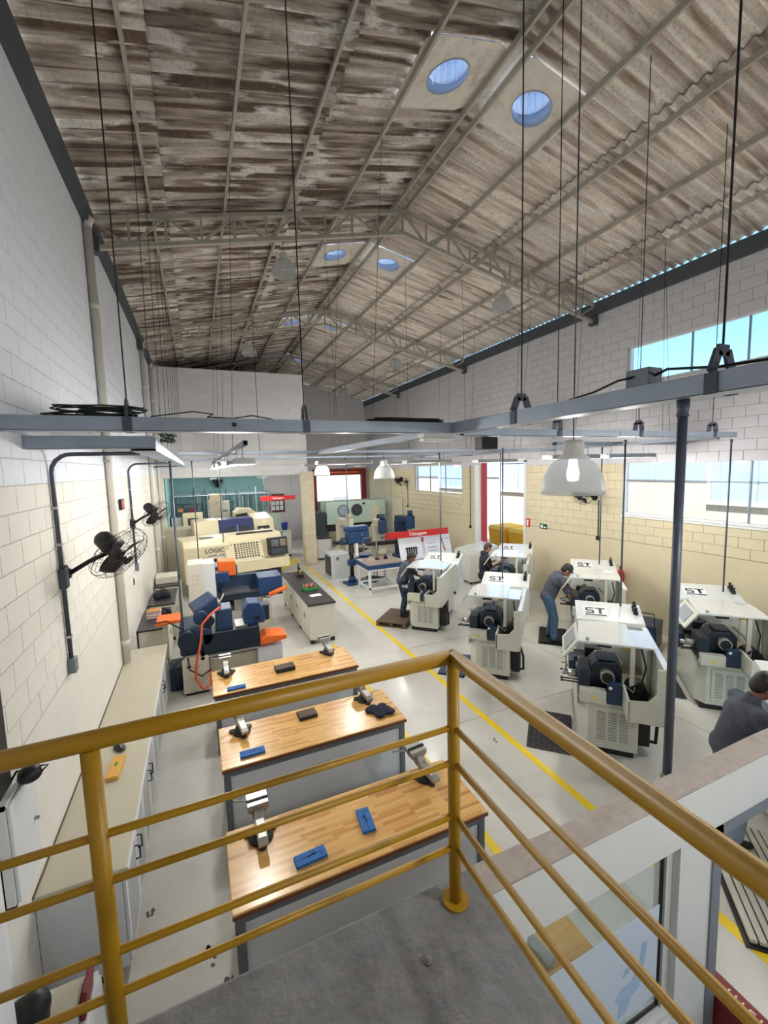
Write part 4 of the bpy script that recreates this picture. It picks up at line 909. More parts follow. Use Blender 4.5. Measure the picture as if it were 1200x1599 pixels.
v0 = vise()
vl = [((0.28, 3.34), 0.0, 'grey steel vise at the left end of the nearest wooden bench'), ((1.80, 3.36), 0.1, 'grey steel vise at the right end of the nearest wooden bench'), ((0.27, 4.88), 0.15, 'steel vise at the left end of the middle wooden bench'),
      ((1.77, 4.9), 0.05, 'steel vise behind the dark cloth on the middle wooden bench'), ((0.2, 6.45), 0.0, 'steel vise at the left end of the farthest wooden bench'), ((1.74, 6.47), 0.05, 'steel vise at the right end of the farthest wooden bench'), ((1.62, 1.82), 0.3, 'steel vise on the narrow bench behind the booth window')]
for k, (p, rz, lb) in enumerate(vl):
    if k == 0: v = v0; v.location = (p[0], p[1], 0.861); v['label'] = lb
    else: v = copy_tree(v0, None, (p[0], p[1], 0.861), rz, lb)
    v.scale = (1.15, 1.15, 1.15)
def foam(label, x, y, rz, w=0.23, d=0.095):
    t = thing('foam_tray', label, 'tool tray', (x, y, 0.861), rz, 'blue foam tool trays')
    MB().box(-w / 2, -d / 2, 0, w / 2, d / 2, 0.026).build('foam', 'blue_foam', t, bevel=0.003)
    MB().box(-w * 0.42, -0.004, 0.026, w * 0.38, 0.006, 0.0265).cyl((w * 0.1, 0.012, 0.026), (w * 0.1, 0.012, 0.0265), 0.018, 12).cyl((-w * 0.05, -0.008, 0.026), (-w * 0.05, -0.008, 0.0265), 0.014, 12).box(w * 0.28, -0.03, 0.026, w * 0.4, -0.012, 0.0265).build('recess', 'blue_foam_dark', t)
foam('blue foam tool tray lying lengthwise on the nearest bench', 0.60, 2.98, 0.06, 0.24, 0.10); foam('blue foam tool tray lying crosswise on the nearest bench', 1.10, 3.12, PI / 2 - 0.08, 0.24, 0.11)
foam('blue foam tool tray on the middle bench', 0.34, 4.44, 0.0, 0.25, 0.10); foam('blue foam tool tray on the farthest bench', 0.30, 5.94, 0.0, 0.24, 0.085)
def cast(label, x, y, w, d, h):
    t = thing('cast_block', label, 'metal block', (x, y, 0.861), 0.05, 'grey metal blocks on the benches'); MB().box(-w / 2, -d / 2, 0, w / 2, d / 2, h).build('block', 'iron', t, bevel=0.004); MB().box(-w / 2 + 0.01, -d / 2 + 0.01, h, w / 2 - 0.01, d / 2 - 0.01, h + 0.002).build('ground_face', 'cast_brown', t)
cast('brown-grey metal surface plate on the middle bench', 1.02, 4.87, 0.22, 0.16, 0.04); cast('brown-grey metal box on the farthest bench', 1.0, 6.2, 0.28, 0.17, 0.06)
rg = MB(); rnd = random.Random(3)
for k in range(16): rg.ell((rnd.uniform(-0.12, 0.12), rnd.uniform(-0.09, 0.09), 0.018), 0.07, 0.06, 0.022, rot=(0, 0, rnd.random() * 3))
for k in range(7): rg.cap((rnd.uniform(-0.1, 0.1), rnd.uniform(-0.08, 0.08), 0.035), 0.012, (rnd.uniform(-0.13, 0.13), rnd.uniform(-0.1, 0.1), 0.03), 0.01)
ro = remesh(rg, 'cloth', 'fabric_navy', None, 0.009, 2); ro.location = (1.85, 4.56, 0.864); tag(ro, 'crumpled navy cloth on the right end of the middle bench', 'cloth')
# worn patches in the floor paint
def stain(label, x, y, s, seed):
    r = random.Random(seed); b = MB()
    for k in range(5):
        cx, cy, n = r.uniform(-s, s), r.uniform(-s * 1.6, s * 1.6), 11; q = r.uniform(0.25, 0.7) * s
        b.prism([(cx + q * r.uniform(0.5, 1.2) * math.cos(2 * PI * i / n), cy + q * 1.3 * r.uniform(0.5, 1.2) * math.sin(2 * PI * i / n)) for i in range(n)], 0.0006, 0.0016, 'z')
    o = b.build('paint_wear', 'stain'); o.location = (x, y, 0); tag(o, label, 'stain', 'worn patches in the floor paint')
stain('dark worn patch in the floor paint left of the nearest bench', -0.13, 3.35, 0.05, 1); stain('ragged dark floor patch beside the left leg of the nearest bench', -0.05, 3.05, 0.05, 2); stain('dark scuff on the floor by the white cabinet run', -0.62, 3.9, 0.03, 3); stain('small dark specks on the floor by the long mat', 3.55, 4.55, 0.025, 4)

# long black-topped island cabinet
ic = thing('island_cabinet', 'long cream drawer cabinet with a black top beside the yellow line', 'cabinet', (2.0, 8.9, 0))
W_, D_ = 0.62, 3.2
MB().box(0.02, 0.03, 0.1, W_ - 0.02, D_ - 0.03, 0.86).build('body', 'cabinet_cream', ic, bevel=0.004); MB().box(0, 0, 0.862, W_, D_, 0.9).build('top', 'black_top', ic, bevel=0.004)
for y in (0.05, 1.1, 2.1, D_ - 0.15):
    for x in (0.04, W_ - 0.14): MB().box(x, y, 0, x + 0.1, y + 0.1, 0.1).build('foot', 'black', ic)
for k in range(4):
    y0 = 0.05 + k * 0.78
    if k == 3:
        for j in range(4): 
            d = MB().box(0.004, y0, 0.13 + j * 0.18, 0.02, y0 + 0.72, 0.29 + j * 0.18).build('drawer', 'cabinet_cream', ic); MB().box(-0.008, y0 + 0.28, 0.2 + j * 0.18, 0.004, y0 + 0.44, 0.215 + j * 0.18).build('handle', 'steel', d)
    else:
        for j in range(2): 
            d = MB().box(0.004, y0 + j * 0.37, 0.13, 0.02, y0 + j * 0.37 + 0.355, 0.84).build('door', 'cabinet_cream', ic); MB().box(-0.008, y0 + 0.32 + j * 0.06, 0.5, 0.004, y0 + 0.335 + j * 0.06, 0.6).build('handle', 'steel', d)
rk = thing('tool_rack', 'green rack of red-handled tools on the black-topped island', 'tool rack', (2.32, 10.1, 0.901), 0.2)
MB().box(-0.17, -0.13, 0, 0.17, 0.13, 0.05).build('base', 'green', rk, bevel=0.004)
for i in range(5):
    for j in range(3):
        h = MB().cyl((-0.12 + 0.06 * i, -0.08 + 0.08 * j, 0.05), (-0.12 + 0.06 * i, -0.08 + 0.08 * j, 0.13), 0.013, 8).build('tool', 'red' if (i + j) % 2 else 'steel', rk)
gz = thing('height_gauge', 'dark measuring stand on the far end of the island', 'gauge', (2.40, 11.6, 0.901)); MB().box(-0.1, -0.16, 0, 0.1, 0.16, 0.05).build('base', 'iron', gz, bevel=0.005); MB().cyl((0, 0.1, 0.05), (0, 0.1, 0.32), 0.02, 10).build('column', 'black', gz); MB().obox((0, 0.02, 0.2), (0.05, 0.18, 0.05)).build('arm', 'black', gz); MB().cyl((0, -0.07, 0.06), (0, -0.07, 0.17), 0.03, 12).build('spindle', 'brass', gz)
pp_ = MB().box(-0.13, -0.09, 0, 0.13, 0.09, 0.004).build('paper_sheet', 'paper'); pp_.location = (2.33, 9.55, 0.901); pp_.rotation_euler = (0, 0, 0.1); tag(pp_, 'white sheet of paper on the black-topped island', 'paper')

# ================================================================== TEACHING LATHES (local x = along the bed, local y = towards the operator)
def lathe_parts(t):
    P = lambda mb, nm, mt, par=t, **k: mb.build(nm, mt, par, **k)
    P(MB().box(0.04, -0.66, 0, 1.66, -0.06, 0.09), 'plinth', 'black')
    P(MB().prism([(0.0, -0.70), (1.70, -0.70), (1.70, 0.0), (0.12, 0.0), (0.0, -0.12)], 0.09, 0.74, 'z'), 'base_cabinet', 'lathe_white', bevel=0.008)
    ve = P(MB().box(-0.012, -0.62, 0.17, 0.0, -0.18, 0.66), 'vent_cover', 'lathe_white', bevel=0.004)
    lv = MB()
    for c in range(3):
        for r in range(12): lv.box(-0.016, -0.585 + c * 0.13, 0.215 + r * 0.033, -0.012, -0.485 + c * 0.13, 0.229 + r * 0.033)
    lo = lv.build('louvres', 'louvre', ve); lo['kind'] = 'stuff'
    P(MB().prism([(0.0, 0.74), (0.0, 0.60), (0.5, 0.60), (1.70, 0.30), (1.70, 0.74)], 0.0, 0.02, 'y'), 'apron_panel', 'lathe_white', bevel=0.004)
    P(MB().box(0.14, -0.86, 0.12, 0.42, -0.71, 0.70), 'cable_duct', 'black', bevel=0.02)
    P(MB().tube([(0.2, -0.86, 0.6), (0.1, -0.92, 0.45), (0.15, -0.92, 0.2), (0.3, -0.86, 0.12)], 0.02, 8), 'hose', 'black_rubber')
    # near end: name plate cover, dark panel, splash guard
    cv = P(MB().box(-0.10, -0.32, 0.735, 0.02, -0.01, 0.90), 'gear_cover', 'lathe_white', bevel=0.006)
    MB().prism([(-0.20, 0.79), (-0.14, 0.79), (-0.17, 0.84)], -0.1025, -0.1, 'x').build('warning_sign', 'yellow_line', cv)
    P(MB().box(-0.07, -0.50, 0.735, 0.02, -0.33, 1.0), 'side_panel', 'navy', bevel=0.005)
    P(MB().prism([(-0.51, 0.74), (-0.86, 0.74), (-0.90, 0.82), (-0.90, 1.42), (-0.80, 1.42), (-0.80, 1.12), (-0.72, 1.02), (-0.51, 1.0)], -0.42, -0.40, 'x'), 'splash_end', 'lathe_white', bevel=0.004)
    P(MB().box(-0.42, -0.53, 0.74, -0.02, -0.505, 1.0), 'splash_end', 'lathe_white')
    P(MB().box(-0.40, -0.88, 0.735, 1.20, -0.505, 0.755), 'chip_tray', 'tray_olive')
    P(MB().prism([(-0.40, 0.74), (1.18, 0.74), (1.18, 1.30), (0.95, 1.42), (-0.40, 1.42)], -0.90, -0.875, 'y'), 'back_panel', 'lathe_white', bevel=0.004)
    P(MB().box(-0.40, -0.925, 1.40, 0.95, -0.86, 1.43), 'back_flange', 'lathe_top')
    # working parts
    P(MB().box(0.0, -0.50, 0.74, 1.62, -0.08, 0.86), 'bed', 'iron', bevel=0.01)
    P(MB().box(0.5, -0.42, 0.86, 1.62, -0.36, 0.90), 'bed_way', 'steel_worn'); P(MB().box(0.5, -0.22, 0.86, 1.62, -0.16, 0.90), 'bed_way', 'steel_worn')
    hd = P(MB().prism([(-0.52, 0.86), (-0.14, 0.86), (-0.14, 1.10), (-0.20, 1.18), (-0.46, 1.20), (-0.52, 1.12)], 0.14, 0.50, 'x'), 'headstock', 'lathe_navy', bevel=0.015)
    MB().box(0.18, -0.44, 1.20, 0.46, -0.24, 1.212).build('cover', 'navy', hd)
    P(MB().cyl((0.02, -0.34, 1.04), (0.14, -0.34, 1.04), 0.085, 24), 'spindle_ring', 'steel_worn')
    P(MB().cyl((0.014, -0.34, 1.04), (0.02, -0.34, 1.04), 0.068, 20), 'spindle_bore', 'black')
    P(MB().cyl((0.50, -0.29, 1.06), (0.60, -0.29, 1.06), 0.11, 24), 'chuck', 'steel_worn', bevel=0.006)
    P(MB().cyl((0.0, -0.68, 0.88), (0.26, -0.68, 0.88), 0.12, 20), 'motor', 'black')
    cr = P(MB().box(0.72, -0.52, 0.90, 1.0, 0.03, 0.98), 'carriage', 'iron', bevel=0.01)
    P(MB().box(0.70, 0.0, 0.70, 1.02, 0.09, 0.92), 'carriage_apron', 'navy', bevel=0.01)
    P(MB().box(0.80, -0.34, 0.98, 0.92, -0.12, 1.10), 'tool_post', 'iron', bevel=0.01)
    P(MB().prism([(-0.40, 0.90), (-0.18, 0.90), (-0.20, 1.12), (-0.38, 1.12)], 1.20, 1.42, 'x'), 'tailstock', 'lathe_navy', bevel=0.01)
    P(MB().cyl((1.10, -0.29, 1.06), (1.20, -0.29, 1.06), 0.03, 12), 'quill', 'steel')
    def wheel(x, z, r, nm='handwheel'):
        b = MB(); b.tube([(x + r * math.cos(2 * PI * k / 20), 0.13, z + r * math.sin(2 * PI * k / 20)) for k in range(21)], 0.011, 6)
        for a in (0.4, 0.4 + 2 * PI / 3, 0.4 + 4 * PI / 3): b.cyl((x, 0.13, z), (x + r * math.cos(a), 0.13, z + r * math.sin(a)), 0.007, 6)
        b.cyl((x, 0.0, z), (x, 0.14, z), 0.016, 10); b.cyl((x + r, 0.13, z), (x + r, 0.20, z), 0.011, 8); P(b, nm, 'steel_worn')
    wheel(0.78, 0.80, 0.085); wheel(0.95, 0.90, 0.06)
    P(MB().cyl((0.16, -0.02, 0.98), (0.16, 0.12, 0.98), 0.05, 16).cyl((0.16, 0.12, 0.98), (0.16, 0.20, 0.98), 0.032, 14), 'feed_drum', 'steel')
    for x, z in ((0.08, 0.90), (0.24, 0.86), (0.34, 0.93)): P(MB().cyl((x, -0.02, z), (x - 0.03, 0.20, z + 0.015), 0.010, 8).ell((x - 0.03, 0.20, z + 0.015), 0.017, 0.017, 0.017), 'lever', 'black')
    P(MB().box(0.0, -0.14, 0.78, 0.40, 0.0, 1.12), 'gear_box', 'lathe_navy', bevel=0.012)
    P(MB().ell((-0.112, -0.36, 0.97), 0.012, 0.022, 0.022), 'button', 'lamp_cap')
    P(MB().tube([(0.30, -0.50, 1.24), (0.20, -0.62, 1.12), (0.05, -0.66, 1.0), (-0.05, -0.62, 0.93), (0.02, -0.5, 1.0)], 0.010, 8), 'coolant_hose', 'steel_worn')
    P(MB().tube([(0.2, -0.74, 1.40), (0.12, -0.78, 1.2), (0.0, -0.72, 1.05), (-0.1, -0.7, 0.98), (-0.02, -0.66, 0.95)], 0.010, 8), 'lamp_cable', 'black_rubber')
    # hood
    P(MB().box(0.30, -0.87, 0.76, 0.36, -0.82, 1.48), 'hood_post', 'lathe_white'); P(MB().box(0.02, -0.64, 0.86, 0.07, -0.59, 1.475), 'hood_post', 'lathe_white')
    P(MB().prism([(0.0, -0.64), (0.0, 0.02), (0.78, -0.02), (0.86, -0.50), (0.80, -0.64)], 1.475, 1.505, 'z'), 'hood_top', 'lathe_top', bevel=0.006)
    P(MB().prism([(0.02, 1.475), (0.62, 1.475), (0.62, 1.495), (0.02, 1.495)], -0.86, -0.64, 'y'), 'hood_flap', 'lathe_top')
    hs = P(MB().obox((0.36, 0.10, 1.37), (0.72, 0.02, 0.30), (0.62, 0, 0)), 'hood_front', 'lathe_white', bevel=0.004)
    MB().obox((0.36, 0.109, 1.385), (0.46, 0.012, 0.20), (0.62, 0, 0)).build('window_pane', 'pane_grey', hs)
    P(MB().cyl((0.06, -0.1, 1.505), (0.06, -0.1, 1.54), 0.022, 12), 'catch', 'steel'); P(MB().box(0.04, -0.60, 1.44, 0.1, -0.5, 1.475), 'hinge', 'brass')
    P(MB().box(0.06, -0.38, 1.42, 0.20, -0.22, 1.475), 'work_lamp', 'black', bevel=0.01)
    # rear electric cabinet with the maker's mark on its sloping lid
    rc_ = P(MB().prism([(1.14, 0.74), (1.14, 1.36), (1.17, 1.40), (1.74, 1.52), (1.78, 1.48), (1.78, 0.74)], -0.95, -0.02, 'y'), 'electric_cabinet', 'lathe_top', bevel=0.01)
    sl_ = math.atan2(0.12, 0.56)
    def deco(nm, boxes, mt):
        b = MB()
        for x0, y0, x1, y1 in boxes: b.box(x0, y0, 0.0005, x1, y1, 0.003)
        b.build(nm, mt, rc_, loc=(1.43, -0.30, 1.4555), rot=(0, -sl_, 0))
    # local axes of the lid: +x up the slope, -y to the right as seen from the machine's near end
    deco('logo_plate', [(-0.15, -0.17, 0.15, 0.17)], 'paper')
    lg = [(-0.13, -0.15, -0.10, 0.15), (-0.07, 0.02, -0.04, 0.14), (-0.04, 0.02, 0.02, 0.05), (0.0, 0.05, 0.03, 0.14), (0.03, 0.11, 0.09, 0.14), (0.07, 0.02, 0.10, 0.11), (-0.07, -0.09, 0.08, -0.05), (0.07, -0.14, 0.10, 0.0)]
    b = MB()
    for x0, y0, x1, y1 in lg: b.box(x0, y0, 0.003, x1, y1, 0.0055)
    lgo = b.build('logo', 'ink', rc_, loc=(1.43, -0.30, 1.4555), rot=(0, -sl_, 0)); lgo['kind'] = 'stuff'
    for k in range(3):
        z = 1.495 - 0.02 * k
        P(MB().cyl((1.62 - 0.09 * k, -0.86, z), (1.62 - 0.09 * k, -0.86, z + 0.05), 0.035, 12).cyl((1.62 - 0.09 * k, -0.86, z + 0.05), (1.62 - 0.09 * k, -0.86, z + 0.11), 0.016, 10, 0.024), 'tool_holder', 'iron')
    P(MB().box(1.2, -0.02, 0.95, 1.5, -0.005, 1.2), 'side_vent', 'galv_dull')
mat('mat_blue', (66, 84, 116), 0.5, var=0.1)
mat('lathe_navy', (26, 40, 54), 0.42, var=0.12, scale=10)
mat('louvre', (146, 148, 142), 0.5)
mat('mat_grey', (66, 66, 68), 0.85, var=0.15, scale=20)
mat('pane_grey', (150, 158, 168), 0.15, var=0.05)
LG = 'compact white teaching lathes'
lathe0 = thing('lathe', 'open white lathe in the middle foreground with a black mat beside it', 'lathe', (4.40, 3.93, 0), PI / 4, LG); lathe_parts(lathe0)
LS = [(4.30, 6.25, 'white lathe by the yellow line with a blue slatted mat beside it'), (4.32, 8.74, 'white lathe by the pallet where a student leans in'), (6.78, 3.86, 'white lathe below the long window near the right edge'),
      (6.80, 6.28, 'white lathe tended by the man in the black cap'), (6.72, 8.78, 'white lathe beside the student holding a sheet of paper'), (4.42, 1.42, 'white lathe at the right edge behind the booth wall')]
for x, y, lb in LS: copy_tree(lathe0, None, (x, y, 0), PI / 4, lb, LG)

# floor mats and pallets, in lathe coordinates
def at_lathe(ax, ay, u, w): return (ax + (u - w) * S2, ay + (u + w) * S2)
def ring_mat(label, ax, ay, u0, u1, w0, w1, mt='mat_grey', nu=13, nw=8, group='rubber floor mats'):
    t = thing('floor_mat', label, 'floor mat', at_lathe(ax, ay, u0, w0) + (0.001,), PI / 4, group); b = MB(); L, D = u1 - u0, w1 - w0
    cu, cw = L / nu, D / nw; r = min(cu, cw) * 0.24; n = 8
    for i in range(nu):
        for j in range(nw):
            cx, cy = (i + 0.5) * cu, (j + 0.5) * cw; vs = []
            for z in (0.012,):
                for k in range(n):
                    a = 2 * PI * (k + 0.5) / n; vs.append((cx + r * math.cos(a), cy + r * math.sin(a), z))
                for k in range(n):
                    a = 2 * PI * (k + 0.5) / n; c, s = math.cos(a), math.sin(a); q = min(cu / 2 / max(abs(c), 1e-6), cw / 2 / max(abs(s), 1e-6)); vs.append((cx + c * q, cy + s * q, z))
            for k in range(n): vs.append((vs[k][0], vs[k][1], 0.0))
            b.add(vs, [(k, (k + 1) % n, n + (k + 1) % n, n + k) for k in range(n)] + [(k, (k + 1) % n, 2 * n + (k + 1) % n, 2 * n + k) for k in range(n)])
    b.box(-0.012, -0.012, 0, L + 0.012, 0, 0.013).box(-0.012, D, 0, L + 0.012, D + 0.012, 0.013).box(-0.012, 0, 0, 0, D, 0.013).box(L, 0, 0, L + 0.012, D, 0.013)
    b.build('perforated_pad', mt, t)
    MB().box(0, 0, 0.0002, L, D, 0.001).build('underside', 'black', t)
ring_mat('perforated black rubber mat beside the foreground lathe', 4.40, 3.93, -0.15, 0.78, 0.06, 0.62)
ring_mat('perforated black mat at the right-hand lathe under the long window', 6.78, 3.86, 0.25, 1.2, 0.06, 0.6)
ring_mat('black mat in front of the cream machining centre', 1.05, 12.3, 0, 1.0, 0.0, 0.75)
ring_mat('small black mat beside the blue grinder', 1.25, 7.45, 0, 0.75, 0, 0.4)
def slat_mat(label, ax, ay, u0, u1, w0, w1, n, mt, mtb, h=0.05, group='slatted standing boards'):
    t = thing('duckboard', label, 'duckboard', at_lathe(ax, ay, u0, w0) + (0.001,), PI / 4, group); L, D = u1 - u0, w1 - w0; p = D / n
    for k in range(n): MB().box(0, k * p, h * 0.45, L, k * p + p * 0.78, h).build('slat', mt, t, bevel=0.003)
    for x in (0.04, L / 2 - 0.03, L - 0.10): MB().box(x, 0, h * 0.25, x + 0.06, D - p * 0.22, h * 0.45).build('bearer', mtb, t)
    MB().box(-0.03, -0.02, 0.0, L + 0.03, D + 0.02, h * 0.25).build('base_sheet', mtb, t)
    return t
slat_mat('dark slatted board under the man in the black cap', 6.80, 6.28, 0.10, 1.02, 0.08, 0.62, 7, 'black_rubber', 'black', 0.035)
slat_mat('white slatted plastic board at the lower right', 4.42, 1.42, -0.33, 0.95, 0.10, 0.66, 9, 'grate', 'black', 0.055)
slat_mat('blue slatted mat beside the lathe by the yellow line', 4.30, 6.25, -0.1, 0.8, 0.10, 0.55, 8, 'mat_blue', 'black', 0.03)
pl = thing('pallet', 'brown wooden pallet on the floor by the aisle', 'pallet', at_lathe(4.32, 8.74, 0.0, 0.08) + (0.001,), PI / 4)
for k in range(9): MB().box(k * 0.112, 0, 0.10, k * 0.112 + 0.10, 0.75, 0.122).build('deck_board', 'pallet_wood', pl)
for y in (0.0, 0.33, 0.66): MB().box(0, y, 0.022, 1.0, y + 0.09, 0.10).build('stringer', 'pallet_wood', pl)
for x in (0.0, 0.45, 0.9): MB().box(x, 0, 0, x + 0.1, 0.75, 0.022).build('bottom_board', 'pallet_wood', pl)

# ================================================================== PEOPLE (local +x = facing, +y = left side)
def person(label, loc, rz, J, shirt, trousers, skin, hair, capm=None, seed=0, hood=False, long_hem=0.08):
    t = thing('person', label, 'person', loc, rz)
    V = {k: Vector(v) for k, v in J.items()}
    body = MB(); sh = MB(); tr = MB()
    hip, chest, neck, head = V['hip'], V['chest'], V['neck'], V['head']
    up = (neck - hip).normalized(); left = Vector((0, 1, 0))
    # trunk
    body.cap(hip, 0.11, chest, 0.12); body.cap(chest, 0.11, neck, 0.055); body.cap(neck, 0.05, head, 0.055)
    for s, n in ((1, 'l'), (-1, 'r')):
        S_ = V.get('sh_' + n, chest + up * 0.10 + left * s * 0.185); E_ = V['el_' + n]; H_ = V['ha_' + n]
        hp = hip + left * s * 0.09; K_ = V['kn_' + n]; A_ = V['an_' + n]
        body.cap(chest + up * 0.08, 0.08, S_, 0.055); body.cap(S_, 0.05, E_, 0.038); body.cap(E_, 0.037, H_, 0.026)
        body.cap(hp, 0.085, K_, 0.052); body.cap(K_, 0.052, A_, 0.034)
        # hand: palm, four fingers and a thumb
        d = (H_ - E_).normalized(); side = d.cross(Vector((0, 0, 1)));
        if side.length < 0.2: side = Vector((0, 1, 0))
        side.normalize(); nrm = side.cross(d).normalized(); pc = H_ + d * 0.055
        body.cap(H_, 0.026, pc, 0.024)
        for i in (-1, 1): body.cap(H_ + d * 0.02 + side * i * 0.018, 0.016, pc + d * 0.02 + side * i * 0.026, 0.014)
        for i in range(4):
            o = side * (i - 1.5) * 0.019; L_ = (0.036, 0.042, 0.039, 0.03)[i]; b0 = pc + d * 0.028 + o; b1 = b0 + d * L_ - nrm * 0.012; b2 = b1 + d * L_ * 0.5 - nrm * 0.03
            body.cap(b0, 0.0095, b1, 0.009); body.cap(b1, 0.009, b2, 0.0078)
        th = H_ + d * 0.02 + side * s * 0.03; body.cap(th, 0.013, th + d * 0.03 + side * s * 0.022 - nrm * 0.01, 0.010); body.cap(th + d * 0.03 + side * s * 0.022 - nrm * 0.01, 0.010, th + d * 0.06 + side * s * 0.018 - nrm * 0.03, 0.0085)
        # clothes
        sh.cap(chest + up * 0.07, 0.105, S_, 0.078); Em = S_ + (E_ - S_) * 0.85; sh.cap(S_, 0.08, Em, 0.068)
        tr.cap(hp, 0.115, K_, 0.085); tr.cap(K_, 0.083, A_ + Vector((0, 0, 0.03)), 0.07)
        f = MB(); f.cap(A_ + Vector((-0.03, 0, -0.045)), 0.042, A_ + Vector((0.13, 0, -0.055)), 0.034); f.cap(A_ + Vector((0, 0, 0.0)), 0.045, A_ + Vector((0.02, 0, -0.05)), 0.045)
        remesh(f, 'shoe', 'shoe', t, 0.012, 3)
    # head
    fw = V['look'].normalized(); hu = V.get('hup', Vector((0, 0, 1))); hu = (hu - fw * hu.dot(fw)).normalized(); hl = hu.cross(fw).normalized()
    def hp_(x, y, z): return head + fw * x + hl * y + hu * z
    hb = MB(); rot = Matrix((fw, hl, hu)).transposed().to_euler()
    body.ell(hp_(-0.005, 0, 0.045), 0.098, 0.078, 0.105, 18, 12, rot); body.ell(hp_(0.03, 0, -0.02), 0.066, 0.058, 0.075, 16, 10, rot)
    body.cap(hp_(0.092, 0, 0.045), 0.009, hp_(0.108, 0, 0.012), 0.014); body.ell(hp_(0.085, 0, -0.035), 0.014, 0.026, 0.009, 10, 6, rot)
    for s in (1, -1): body.ell(hp_(0.0, s * 0.08, 0.02), 0.02, 0.011, 0.032, 10, 6, rot)
    remesh(body, 'body', skin, t, 0.0085, 3)
    e = MB()
    for s in (1, -1): e.ell(hp_(0.082, s * 0.03, 0.045), 0.012, 0.014, 0.008, 8, 6, rot)
    e.build('eyes', 'ink', t)
    hr = MB(); hr.ell(hp_(-0.02, 0, 0.065), 0.10, 0.09, 0.105, 18, 12, rot); hr.ell(hp_(-0.05, 0, 0.02), 0.07, 0.082, 0.09, 16, 10, rot); hr.ell(hp_(0.045, 0, 0.115), 0.05, 0.065, 0.04, 12, 8, rot)
    remesh(hr, 'hair', hair, t, 0.012, 3)
    if capm:
        c = MB(); c.ell(hp_(-0.008, 0, 0.085), 0.112, 0.098, 0.095, 18, 12, rot); c.ell(hp_(0.11, 0, 0.075), 0.075, 0.072, 0.012, 14, 6, rot)
        remesh(c, 'cap', capm, t, 0.010, 2)
    # shirt and trousers bodies
    sh.ell(chest, 0.15, 0.215, 0.16, 18, 10); sh.cap(chest, 0.16, hip + up * 0.10, 0.158); sh.ell(hip + up * (0.04 - long_hem * 0.3), 0.16, 0.195, 0.15, 18, 10)
    sh.cap(chest + up * 0.10, 0.10, neck - up * 0.02, 0.07)
    if hood: sh.ell(neck + Vector((-0.08, 0, -0.01)), 0.075, 0.11, 0.075)
    remesh(sh, 'shirt', shirt, t, 0.014, 3)
    tr.ell(hip, 0.125, 0.165, 0.125, 18, 10); remesh(tr, 'trousers', trousers, t, 0.014, 3)
    return t
# man in the black cap, bending over his lathe
person('man in a grey T-shirt, jeans and black cap bending over a lathe', (6.74, 6.74, 0.036), -0.55,
       dict(hip=(-0.10, 0, 0.95), chest=(0.06, 0, 1.30), neck=(0.17, 0, 1.47), head=(0.26, 0, 1.50), look=(0.75, 0.0, -0.7),
            el_l=(0.36, 0.2, 1.10), ha_l=(0.55, 0.14, 0.98), el_r=(0.26, -0.24, 1.08), ha_r=(0.38, -0.20, 0.84),
            kn_l=(0.03, 0.12, 0.50), an_l=(-0.02, 0.13, 0.09), kn_r=(0.02, -0.12, 0.50), an_r=(0.0, -0.14, 0.09)), 'fabric_grey', 'jeans', 'skin', 'hair', 'black')
person('student in a grey hooded top holding a sheet of paper', (7.02, 9.48, 0.0), -0.35,
       dict(hip=(0, 0, 0.90), chest=(0.02, 0, 1.23), neck=(0.05, 0, 1.43), head=(0.09, 0, 1.53), look=(0.9, -0.1, -0.45),
            el_l=(0.10, 0.24, 1.08), ha_l=(0.34, 0.12, 1.16), el_r=(0.10, -0.24, 1.06), ha_r=(0.36, -0.12, 1.12),
            kn_l=(0.03, 0.10, 0.48), an_l=(0, 0.11, 0.09), kn_r=(0.03, -0.10, 0.48), an_r=(0, -0.11, 0.09)), 'fabric_dark', 'jeans_dark', 'skin', 'hair_brown', None, hood=True, long_hem=0.5)
pap = MB().obox((0, 0, 0), (0.012, 0.26, 0.32), (0, 0.75, 0)).build('drawing_sheet', 'paper'); pap.location = (7.41, 9.34, 1.22); pap.rotation_euler = (0, 0, -0.35); tag(pap, 'white sheet of paper held up by the student in the hooded top', 'paper')
person('student in a grey T-shirt leaning over the lathe by the pallet', (4.52, 9.34, 0.124), -0.5,
       dict(hip=(-0.05, 0, 0.88), chest=(0.04, 0, 1.20), neck=(0.11, 0, 1.38), head=(0.17, 0, 1.44), look=(0.8, 0.0, -0.6),
            el_l=(0.30, 0.22, 0.98), ha_l=(0.50, 0.12, 0.92), el_r=(0.22, -0.24, 0.92), ha_r=(0.40, -0.16, 0.84),
            kn_l=(0.02, 0.10, 0.46), an_l=(-0.06, 0.12, 0.09), kn_r=(0.02, -0.10, 0.46), an_r=(-0.06, -0.12, 0.09)), 'fabric_grey', 'jeans_dark', 'skin_dark', 'hair')
person('man in a black cap and dark grey shirt at the right edge', (4.62, 2.26, 0.056), -0.62,
       dict(hip=(-0.05, 0, 0.94), chest=(0.06, 0, 1.28), neck=(0.13, 0, 1.48), head=(0.20, 0, 1.56), look=(0.85, 0.0, -0.5),
            el_l=(0.26, 0.22, 1.08), ha_l=(0.48, 0.12, 1.02), el_r=(0.22, -0.24, 1.05), ha_r=(0.44, -0.14, 0.98),
            kn_l=(0.02, 0.10, 0.50), an_l=(-0.02, 0.12, 0.09), kn_r=(0.02, -0.10, 0.50), an_r=(-0.02, -0.12, 0.09)), 'fabric_grey', 'jeans_pale', 'skin_dark', 'hair', 'black')
